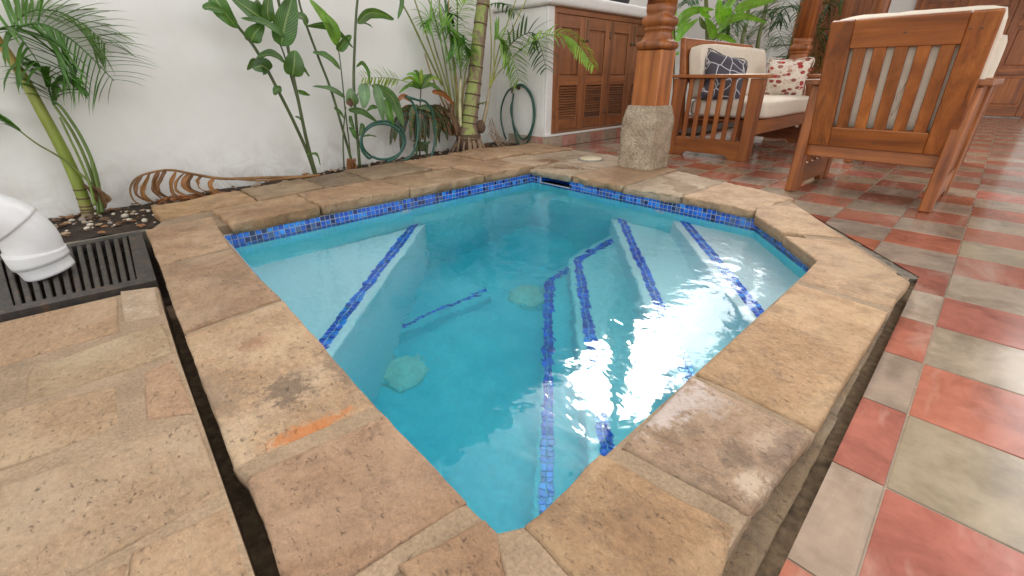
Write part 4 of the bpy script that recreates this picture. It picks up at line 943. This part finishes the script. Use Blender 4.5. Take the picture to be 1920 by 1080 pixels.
# dead frond lying along the wall
dx_ = -2.93
dfr = thing('fallen_frond', 'curled dry brown palm frond lying against the foot of wall', 'dead frond', tuple(PX(400, 345, dx_)))
rp = [(596, 331), (500, 333), (420, 335), (365, 327), (322, 319), (285, 323), (256, 334), (244, 354), (250, 375), (268, 386)]
stem(dfr, rp, dx_, .009, .003, (.28, .15, .06), M_DRY, n=40, name='rachis')
stem(dfr, [(600, 328), (500, 338), (440, 336)], dx_+.03, .008, .004, (.32, .16, .06), M_DRY, name='rachis')
rnd = random.Random(3)
for k, (x, y) in enumerate([(268, 328), (282, 324), (298, 321), (312, 320), (330, 321), (346, 324), (362, 327), (378, 331), (402, 335), (300, 322), (356, 326)]):
    dxp = rnd.uniform(-16, 10); yy = 384-rnd.uniform(0, 10)-(x-260)*.10
    leaf(dfr, [(x, y), (x-10+dxp*.2, (y+yy)/2-6), (x-6+dxp*.6, (y*1+yy*3)/4), (x+22+dxp, yy)], rnd.uniform(5, 10), dx_+rnd.uniform(-.02, .05), .03, rnd.uniform(-1.2, 1.2), (.26, .12, .045) if k % 3 else (.15, .07, .03), M_DRY, .5, name='leaflet', wave=.02, seed=k)
for k in range(9):
    x = rnd.uniform(290, 390); leaf(dfr, [(x, 380-(x-290)*.12), (x+20, 372-(x-290)*.1), (x+50, 376-(x-290)*.14)], rnd.uniform(5, 9), dx_+rnd.uniform(.02, .08), .03, rnd.uniform(-1.4, 1.4), (.22, .09, .035), M_DRY, .6, name='leaflet', wave=.03, seed=40+k)

# ginger clump in front of the wall
gx = P(593, 338, .01).x
ga = thing('ginger_plant', 'tall ginger with two dark stems rising from one foot beside fallen frond', 'plant', tuple(PX(593, 338, gx)))
G = (.05, .13, .025)
for s, r in (([(640, 1015), (590, 860), (510, 680), (430, 520), (330, 330), (270, 235), (200, 150), (120, 30), (80, -60)], .011), ([(645, 1010), (590, 810), (545, 600), (500, 380), (460, 160), (425, 0), (410, -80)], .0115), ([(606, 885), (540, 590), (480, 380), (440, 260), (370, 120), (300, 0)], .006)):
    stem(ga, [c2(*p) for p in s], gx, r, r*.6, (.055, .075, .02), n=26, dX=.06)
LA = [([(60, -30), (110, 50), (195, 160)], 105, .3, (.05, .14, .02)), ([(345, 112), (270, 60), (160, -20)], 105, .5, G), ([(378, 125), (365, 60), (375, -40)], 70, .2, (.05, .13, .02)), ([(460, 205), (400, 160), (320, 120), (215, 103)], 55, .8, G),
      ([(272, 236), (290, 190), (340, 138)], 88, .2, G), ([(440, 256), (465, 130), (510, -30)], 130, .2, (.035, .10, .018)), ([(372, 398), (335, 370), (282, 385)], 92, .1, (.03, .085, .02)), ([(460, 346), (380, 305), (300, 325)], 62, .9, (.04, .11, .02)), ([(322, 362), (285, 345), (252, 395)], 45, -.5, (.05, .10, .025)),
      ([(505, 428), (515, 360), (520, 285)], 108, .1, (.05, .13, .02)), ([(540, 375), (570, 385), (600, 430)], 28, .6, G), ([(444, 500), (415, 505), (405, 535)], 40, .2, G), ([(535, 512), (570, 520), (604, 538)], 34, .7, G), ([(520, 655), (540, 660), (556, 680)], 12, .4, G), ([(585, 870), (640, 865), (664, 930)], 16, .5, (.07, .14, .03)),
      ([(120, 60), (40, 40), (0, 45)], 50, .4, G), ([(300, 0), (330, 60), (350, 70)], 40, .2, G)]
for k, (p, w, rl, c) in enumerate(LA): leaf(ga, [c2(*q) for q in p], w/3, gx+.03+.012*(k % 4), .03, rl, c, seed=k)
gb_x = P(655, 323, .01).x
gbp = thing('ginger_plant', 'ginger with slim stems and a drooping pale leaf tuft beside the hose', 'plant', tuple(PX(668, 320, gb_x)))
for s, r in (([(845, 930), (780, 700), (720, 500), (650, 320), (590, 160), (550, 40), (535, -40)], .0095), ([(885, 955), (865, 700), (850, 480), (855, 260), (865, 60), (880, -60)], .011), ([(835, 900), (800, 600), (785, 450), (765, 290), (735, 230)], .005), ([(797, 975), (790, 780), (805, 600)], .006), ([(935, 470), (900, 480), (858, 560)], .004)):
    stem(gbp, [c2(*p) for p in s], gb_x, r, r*.65, (.06, .085, .022), n=24, dX=.05)
LB = [([(585, 145), (690, 138), (770, 180), (845, 268)], 55, .9, (.04, .11, .022)), ([(755, 255), (700, 120), (600, -5)], 56, .2, (.15, .30, .03)), ([(765, 232), (745, 150), (690, 78)], 40, .3, (.13, .27, .03)), ([(585, 142), (555, 92), (462, 98)], 48, .7, (.06, .11, .04)), ([(760, 285), (795, 240), (835, 200)], 58, .5, G), ([(775, 388), (700, 318), (620, 294)], 45, .8, G),
      ([(872, 132), (930, 76), (1000, 78), (1075, 108)], 58, .4, (.06, .13, .03)), ([(865, 378), (900, 350), (935, 410), (940, 485)], 24, .6, G), ([(800, 548), (720, 500), (618, 487)], 34, .7, (.07, .14, .05)), ([(850, 590), (838, 550), (828, 498)], 70, .1, (.12, .20, .10)), ([(905, 468), (912, 540), (905, 608)], 68, .2, (.12, .21, .11)), ([(970, 478), (995, 560), (1016, 678)], 54, .2, (.12, .22, .11)),
      ([(950, 478), (1050, 530), (1100, 620), (1130, 712)], 66, .4, (.11, .20, .09)), ([(1030, 556), (1050, 640), (1070, 726)], 46, .1, (.07, .19, .02)), ([(820, 618), (900, 628), (992, 692)], 46, .7, (.09, .17, .08)), ([(740, 608), (770, 620), (796, 672)], 22, .6, G), ([(830, 650), (838, 690), (855, 725)], 26, .4, G), ([(826, 725), (845, 735), (862, 785)], 30, .5, (.05, .13, .03)), ([(885, 700), (900, 720), (880, 765)], 36, .4, (.05, .12, .03)), ([(885, 770), (930, 760), (980, 768)], 14, .6, G), ([(985, 600), (950, 605), (925, 625)], 24, .5, G), ([(870, 130), (920, 130), (956, 156)], 12, .8, G)]
for k, (p, w, rl, c) in enumerate(LB): leaf(gbp, [c2(*q) for q in p], w/3, gb_x+.03+.015*(k % 4), .035, rl, c, seed=50+k)
leaf(gbp, [c2(812, 560), c2(830, 575), c2(838, 600)], 14, gb_x+.06, .01, .2, (.14, .07, .05), M_DRY, .8, name='dead_flower', wave=.03)
for k in range(5): leaf(gbp, [c2(820+k*9, 960), c2(822+k*8, 920), c2(815+k*10, 890)], 9, gb_x+.03, .01, k*.5, (.24, .10, .035), M_DRY, .5, name='dry_sheath', seed=k)
frond(gbp, [c2(1180, 470), c2(1100, 448), c2(1020, 437), c2(900, 440)], gb_x+.02, 15, .10, .014, (.26, .34, .05), 6, .1, rad=.003, start=.3, sideup=(.8, -.3, .3))

# croton
cxp = P(787, 296, .01).x+.02
cr = thing('croton', 'dark croton with red spotted leaves between hose and areca palm', 'plant', tuple(PX(787, 300, cxp)))
stem(cr, [c2(1222, 880), c2(1218, 760), c2(1222, 640), c2(1228, 480)], cxp, .007, .005, (.07, .05, .03), name='stem')
rnd = random.Random(12)
for k in range(17):
    a = -1.25+2.5*k/16+rnd.uniform(-.08, .08); l = rnd.uniform(130, 210); x, y = 1218+rnd.uniform(-12, 12), 618+rnd.uniform(-14, 24)
    px = [c2(x, y), c2(x+math.sin(a)*l*.45, y+10-math.cos(a)*10), c2(x+math.sin(a)*l*.8, y+l*.45), c2(x+math.sin(a)*l*.9, y+l*(.6+.55*math.cos(a)))]
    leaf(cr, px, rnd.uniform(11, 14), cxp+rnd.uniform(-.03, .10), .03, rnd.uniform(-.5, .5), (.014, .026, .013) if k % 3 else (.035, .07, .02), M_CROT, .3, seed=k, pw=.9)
for k in range(11):
    a = -1.5+3*k/10; l = rnd.uniform(80, 150); x, y = 1230, 500
    leaf(cr, [c2(x, y), c2(x+math.sin(a)*l*.5, y-math.cos(a)*l*.5-18), c2(x+math.sin(a)*l, y-math.cos(a)*l*.75+22*abs(a))], rnd.uniform(5, 8), cxp+rnd.uniform(-.04, .08), .03, rnd.uniform(-.5, .5), ((.10, .26, .03), (.06, .15, .025), (.20, .28, .03))[k % 3], M_LEAF, .3, seed=70+k)
for k, (a, b, c) in enumerate((((1290, 515), (1350, 525), (1415, 590)), ((1280, 600), (1340, 605), (1385, 640)), ((1300, 650), (1370, 665), (1405, 735)), ((1180, 570), (1130, 545), (1095, 575)))):
    leaf(cr, [c2(*a), c2(*b), c2(*c)], 11, cxp+.06, .03, .5, (.25, .07, .02) if k in (0, 3) else (.05, .04, .02), M_CROT, .3, seed=90+k)
for k in range(9):
    x = rnd.uniform(1190, 1260); leaf(cr, [c2(x, 850), c2(x+rnd.uniform(-20, 30), 810), c2(x+rnd.uniform(-50, 60), rnd.uniform(780, 890))], 8, cxp+.07, .02, rnd.uniform(-.6, .6), (.025, .06, .02), M_CROT, .3, seed=120+k)

# hoses
def ellipse_loop(c, rx, ry, X, a0, a1, n, dX=0., tilt=0.):
    out = []
    for k in range(n+1):
        a = a0+(a1-a0)*k/n; x = c[0]+rx*math.cos(a)*math.cos(tilt)-ry*math.sin(a)*math.sin(tilt); y = c[1]+rx*math.cos(a)*math.sin(tilt)+ry*math.sin(a)*math.cos(tilt); out.append(PX(x, y, X+dX*k/n))
    return out
hX = gb_x+.055
hs1 = thing('garden_hose', 'green garden hose coiled upright on the soil against the wall', 'hose', tuple(PX(745, 303, hX)))
h1 = ellipse_loop((719, 263), 41, 36, hX, 2.2, 8.4, 30, .03)+ellipse_loop((716, 268), 40, 36, hX+.035, 2.2, 7.6, 26, .02)
h2 = ellipse_loop((757, 240), 27, 60, hX+.05, 1.6, -1.4, 18, -.02)+ellipse_loop((790, 250), 26, 62, hX-.02, -1.7, 1.5, 20, -.02)
tube('coil', smooth_path(h1, 130), .0088, M_HOSE, hs1, 10); tube('coil', smooth_path(h2, 90), .0088, M_HOSE, hs1, 10)
YH = CY0-.03
hs2 = thing('hanging_hose', 'green garden hose hung in loops over the tap on cabinet end', 'hose', tuple(PY(969, 262, YH)))
def hp(*pts): return [PY(*c3(*p), YH-.012*(k % 3)) for k, p in enumerate(pts)]
tube('loop', smooth_path(hp((752, 590), (742, 680), (748, 780), (775, 890), (810, 925), (850, 880), (880, 780), (884, 680), (860, 590), (815, 540), (775, 540), (715, 580), (680, 660), (672, 740), (685, 820), (705, 882)), 120), .0088, M_HOSE, hs2, 10)
tube('loop', smooth_path(hp((745, 640), (735, 700), (758, 800), (800, 875), (840, 865), (872, 790), (878, 690), (865, 620), (830, 560), (795, 542)), 80), .0088, M_HOSE, hs2, 10)
tap = thing('garden_tap', 'small tarnished brass tap on the white cabinet end', 'tap', tuple(PY(*c3(780, 550), CY0)))
tc_ = Vector(PY(*c3(785, 552), CY0))
lathe('flange', tc_, [(.024, 0), (.024, .006), (.012, .010)], M_BRASS, tap, 16, Vector((0, -1, 0)))
tube('spout', smooth_path([tc_, tc_+Vector((0, -.05, .0)), tc_+Vector((-.022, -.062, -.008)), tc_+Vector((-.03, -.062, -.05))], 10), .011, M_BRASS, tap, 10)
bar('handle', tc_+Vector((-.02, -.045, .030)), tc_+Vector((.02, -.045, .034)), .012, .006, (0, 1, 0), M_BRASS, tap, .002); tube('valve', [tc_+Vector((0, -.045, 0)), tc_+Vector((0, -.045, .034))], .008, M_BRASS, tap, 8)

# big palm with ringed trunk
bxp = P(876, 287, .01).x-.02
bp = thing('ringed_palm', 'palm with thick ringed green and brown trunk on stilt roots', 'palm', tuple(PX(878, 285, bxp)))
tk = [c3(*p) for p in ((468, 872), (470, 800), (482, 700), (494, 600), (505, 500), (518, 380), (535, 220), (552, 80), (566, -40), (580, -160))]
path = smooth_path([PX(*p, bxp) for p in tk], 60); dm = depth(path[0])
rads = []
for i in range(61):
    t_ = i/60; wpx = (160-t_*560 if t_ < .10 else 104-t_*36)/3.375; rads.append(wpx*.5*dm/FPX*(1+.025*math.sin(i*1.3)))
v_, f_ = tube_data(path, rads, 24); mk('trunk', v_, f_, M_TRUNK, bp, True)
for i in (8, 11, 15, 20, 25, 31, 37, 43, 49): d = (path[i+1]-path[i]).normalized(); tube('leaf_scar', [path[i]-d*.006, path[i]-d*.002, path[i]+d*.003, path[i]+d*.006], [rads[i], rads[i]*1.05, rads[i]*1.05, rads[i]], M_RING, bp, 24)
rnd = random.Random(2)
for k in range(34):
    a = rnd.uniform(0, 6.28); r0 = rads[0]*rnd.uniform(.75, 1.0); r1 = rads[0]*rnd.uniform(1.05, 1.55); z0 = rnd.uniform(.10, .16); c = path[0]; zb = .0
    tube('stilt_root', [Vector((c.x+math.cos(a)*r0, c.y+math.sin(a)*r0, z0)), Vector((c.x+math.cos(a)*(r0*.4+r1*.6), c.y+math.sin(a)*(r0*.4+r1*.6), z0*.5)), Vector((c.x+math.cos(a)*r1, c.y+math.sin(a)*r1, zb))], [.010, .009, .008], M_ROOT, bp, 6)
v_, f_ = tube_data([Vector((path[0].x, path[0].y, z)) for z in (.0, .06, .13, .17)], [rads[0]*.8, rads[0]*.85, rads[0]*1.0, rads[0]*.95], 20); mk('root_crown', v_, f_, M_RING, bp, True)
# sucker on the right and its fronds
sX = bxp+.06
stem(bp, [c3(545, 812), c3(562, 770), c3(585, 660), c3(600, 560)], sX, .022, .011, (.30, .24, .14), name='sucker'); lathe('sucker_bulb', PX(*c3(545, 805), sX), [(.02, -.05), (.04, -.02), (.043, .01), (.03, .04), (.018, .06)], M_RING, bp, 16)
for s in ([(600, 565), (612, 300), (598, 0), (592, -60)], [(603, 560), (655, 320), (730, 100), (768, 0), (790, -60)], [(603, 560), (680, 330), (780, 110), (832, 0), (850, -40)], [(600, 560), (625, 460), (630, 300), (640, 210)], [(602, 560), (650, 470), (760, 350), (840, 280)]):
    stem(bp, [c3(*p) for p in s], sX, .006, .004, (.26, .28, .05), name='petiole', dX=.05)
frond(bp, [c3(630, 250), c3(665, 235), (740+715/3.375, 290/3.375), c3(755, 390), c3(785, 510)], sX+.06, 30, .20, .022, (.20, .34, .06), 21, .45, rad=.004, dX=.10, start=.02, fwd=.7, sideup=(.8, -.5, .35))
frond(bp, [c3(760, 350), c3(840, 282), c3(980, 222), c3(1100, 232), c3(1190, 320), c3(1262, 425)], sX+.08, 34, .15, .017, (.24, .40, .05), 22, .9, rad=.004, dX=.62, start=.08, fwd=.8, sideup=(.7, -.5, .6))
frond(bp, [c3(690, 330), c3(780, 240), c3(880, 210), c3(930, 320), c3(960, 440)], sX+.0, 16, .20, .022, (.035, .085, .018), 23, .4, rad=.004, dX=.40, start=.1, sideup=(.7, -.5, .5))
frond(bp, [c3(600, 30), c3(660, 20), c3(720, 40), c3(760, 90)], sX+.03, 12, .14, .014, (.05, .13, .025), 24, .9, rad=.003)
frond(bp, [c3(585, 640), c3(560, 650), c3(530, 660)], sX+.02, 4, .05, .02, (.10, .15, .03), 25, .3, rad=.002, start=.2)
rnd = random.Random(77)
for k in range(14):
    x = rnd.uniform(585, 640); tube('dry_fibre', smooth_path([PX(*c3(x, rnd.uniform(740, 860)), sX), PX(*c3(x+30+20*rnd.random(), 850+40*rnd.random()), sX+.05), PX(*c3(x+rnd.uniform(40, 130), 925+rnd.uniform(-12, 12)), sX+.08)], 8), .0026, M_ROOT, bp, 5)
# areca clump behind it
aX = bxp-.06
ar = thing('areca_clump', 'clump of thin green areca palm canes left of ringed trunk', 'palm', tuple(PX(*c3(400, 900), aX)))
for k, s in enumerate(([(300, 540), (180, 290), (100, 120), (45, 20), (0, -60)], [(335, 620), (290, 480), (200, 220), (120, -20)], [(330, 700), (250, 520), (190, 340)], [(385, 780), (345, 560), (300, 300), (245, 80), (200, -30)], [(395, 760), (350, 420), (290, 120), (285, -30)], [(400, 760), (390, 500), (350, 200), (340, -30)], [(415, 770), (420, 500), (400, 250), (395, -30)], [(420, 760), (445, 480), (500, 250), (525, 60)], [(425, 760), (440, 560), (490, 430)], [(380, 770), (330, 540), (240, 240), (225, 60)], [(405, 780), (375, 450), (330, 60)])):
    stem(ar, [c3(*p) for p in s], aX+.01*(k % 3), .0085 if k < 3 else .0075, .005, ((.17, .20, .045), (.20, .22, .05), (.24, .17, .05))[k % 3], name='cane', n=20)
stem(ar, [c3(415, 800), c3(412, 650), c3(418, 500)], aX+.05, .018, .012, (.42, .40, .22), name='cane')
rnd = random.Random(31)
for k in range(12):
    x = rnd.uniform(310, 390); leaf(ar, [c3(x+30, 860), c3(x+rnd.uniform(-30, 10), 760), c3(x-rnd.uniform(0, 70), 620+rnd.uniform(0, 60))], 10, aX+rnd.uniform(0, .08), .02, rnd.uniform(-1.2, 1.2), (.17, .10, .055), M_DRY, .6, name='dry_sheath', seed=k)
frond(ar, [c3(300, 300), c3(290, 200), c3(330, 160), c3(390, 200), c3(440, 300), c3(470, 400)], aX+.10, 24, .20, .018, (0.189, 0.351, 0.068), 32, .75, rad=.004, sideup=(.75, -.4, .5), dX=.06, start=.15)
frond(ar, [c3(330, 400), c3(320, 260), c3(350, 210), c3(390, 290), c3(400, 430)], aX+.12, 26, .17, .018, (0.108, 0.284, 0.041), 33, .8, rad=.004, sideup=(.75, -.4, .5), start=.2)
frond(ar, [c3(290, 260), c3(250, 160), c3(220, 120), c3(190, 150)], aX+.06, 14, .16, .018, (0.176, 0.338, 0.068), 34, .8, rad=.003, sideup=(.75, -.4, .5))
frond(ar, [c3(390, 250), c3(400, 120), c3(430, 40), c3(470, -10)], aX+.05, 16, .14, .018, (0.270, 0.432, 0.068), 35, .4, rad=.003, sideup=(.75, -.4, .5))
frond(ar, [c3(380, 480), c3(400, 330), c3(440, 280), c3(480, 330)], aX+.12, 18, .12, .018, (0.095, 0.257, 0.041), 36, .8, rad=.003, sideup=(.75, -.4, .5))
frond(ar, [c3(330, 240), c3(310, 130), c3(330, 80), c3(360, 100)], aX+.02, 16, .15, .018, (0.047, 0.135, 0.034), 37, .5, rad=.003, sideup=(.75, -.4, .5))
leaf(gbp, [c2(1125, -20), c2(1118, 40), c2(1098, 108)], 9, gb_x+.05, .02, .3, G, seed=200)

# planting behind the sofa
bed2 = structure(prism('planting_bed', [(-3.66, 5.2), (-2.35, 5.2), (-2.35, 9.5), (-3.66, 9.5)], -.05, .03, M_SOIL, None))
g2x = -2.55
g2 = thing('ginger_plant', 'bright green broad leaved ginger rising behind the sofa back', 'plant', tuple(PX(1264, 262, g2x)))
for s, r in (([(120, 1560), (135, 1000), (150, 600), (152, 300), (170, 140)], .009), ([(470, 800), (540, 500), (720, 210), (860, 80), (960, -20)], .008), ([(520, 600), (560, 400), (650, 260)], .005)): stem(g2, [z2(*p) for p in s], g2x, r, r*.6, (.09, .10, .03))
BGN = (.15, .36, .03)
for k, (p, w, rl) in enumerate((([(175, 300), (240, 190), (380, 115), (595, 108)], 105, .3), ([(160, 475), (250, 340), (418, 212)], 80, .3), ([(165, 365), (240, 280), (335, 212)], 60, .5), ([(170, 290), (165, 200), (172, 110)], 34, .6), ([(690, 280), (650, 150), (655, -40)], 100, .2), ([(600, 425), (560, 320), (500, 205)], 98, .2), ([(505, 315), (450, 260), (430, 185)], 64, .5), ([(640, 352), (750, 230), (950, 180), (1192, 262)], 90, .4), ([(820, 130), (960, 60), (1310, -10)], 105, .3), ([(760, 195), (745, 80), (860, -40)], 100, .2), ([(560, 462), (640, 390), (742, 354)], 52, .8), ([(620, 408), (720, 420), (862, 502)], 68, .4), ([(130, 480), (120, 330), (150, 230)], 46, .5), ([(165, 620), (185, 600), (205, 580)], 30, .3), ([(440, 90), (480, 150), (560, 200)], 60, .6))):
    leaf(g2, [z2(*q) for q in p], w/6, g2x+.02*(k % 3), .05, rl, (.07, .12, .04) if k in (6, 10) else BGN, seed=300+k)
def back_palm(label, base, tops, fronds, X, seed):
    o = thing('garden_palm', label, 'palm', base, 'palms behind the sofa')
    for tpt in tops: stem(o, tpt, X, .035, .024, (.16, .19, .06), name='trunk', n=14)
    for k, (p, l, w, c, d) in enumerate(fronds): frond(o, p, X+.1*((k % 3)-1), 24, l, w, c, seed+k, d, rad=.006, dX=.1*((k % 2)-.5))
    return o
X1 = -2.9
back_palm('feathery garden palm with two slim green trunks behind the sofa', tuple(PX(1392, 200, X1)), [[(1385, 200), (1390, 90), (1400, 40), (1410, -20)], [(1415, 200), (1420, 90), (1432, 35), (1440, -10)]],
          [([(1405, 30), (1385, 0), (1370, 20), (1360, 60)], .35, .022, (.06, .14, .03), .7), ([(1408, 40), (1430, 20), (1450, 40), (1470, 80)], .35, .02, (.05, .13, .03), .8), ([(1400, 60), (1380, 40), (1362, 70)], .30, .02, (.08, .17, .04), .6), ([(1430, 100), (1455, 70), (1475, 90), (1482, 108)], .30, .018, (.05, .14, .03), .4), ([(1425, 110), (1445, 88), (1470, 86), (1490, 84)], .25, .016, (.06, .16, .03), .2), ([(1440, 70), (1455, 20), (1490, 15), (1520, 40)], .4, .022, (.035, .09, .025), .9), ([(1412, 90), (1400, 70), (1415, 50)], .3, .02, (.08, .17, .04), .4), ([(1440, 120), (1460, 106), (1478, 112), (1492, 128)], .22, .016, (.04, .11, .03), .7)], X1, 400)
X2 = -2.6
back_palm('dark arching garden palm between the far columns', tuple(PX(1560, 190, X2)), [[(1568, 200), (1570, 100), (1574, 40), (1578, -30)]],
          [([(1575, 20), (1545, 5), (1520, 30), (1500, 70)], .36, .026, (.025, .07, .02), .7), ([(1572, 10), (1558, 0), (1552, 40), (1562, 70)], .36, .026, (.03, .085, .02), .8), ([(1568, 60), (1540, 55), (1528, 85), (1525, 125)], .36, .026, (.03, .09, .02), .8), ([(1570, 80), (1545, 75), (1538, 105), (1530, 135)], .34, .024, (.04, .10, .025), .6), ([(1577, 5), (1590, -5), (1586, 30)], .3, .024, (.03, .08, .02), .8), ([(1530, 20), (1500, -10), (1470, 5), (1462, 40)], .36, .024, (.03, .08, .02), .9)], X2, 430)
X3 = -3.2
back_palm('garden palm with hanging tips in front of white wall above sofa', tuple(PX(1330, 190, X3)), [[(1330, 190), (1326, 60), (1322, -60)]], [([(1330, -40), (1310, -15), (1298, -4), (1288, 6)], .24, .02, (.05, .16, .05), .7), ([(1336, -30), (1356, -20), (1366, 10), (1370, 40)], .28, .02, (.04, .12, .03), .8)], X3, 460)
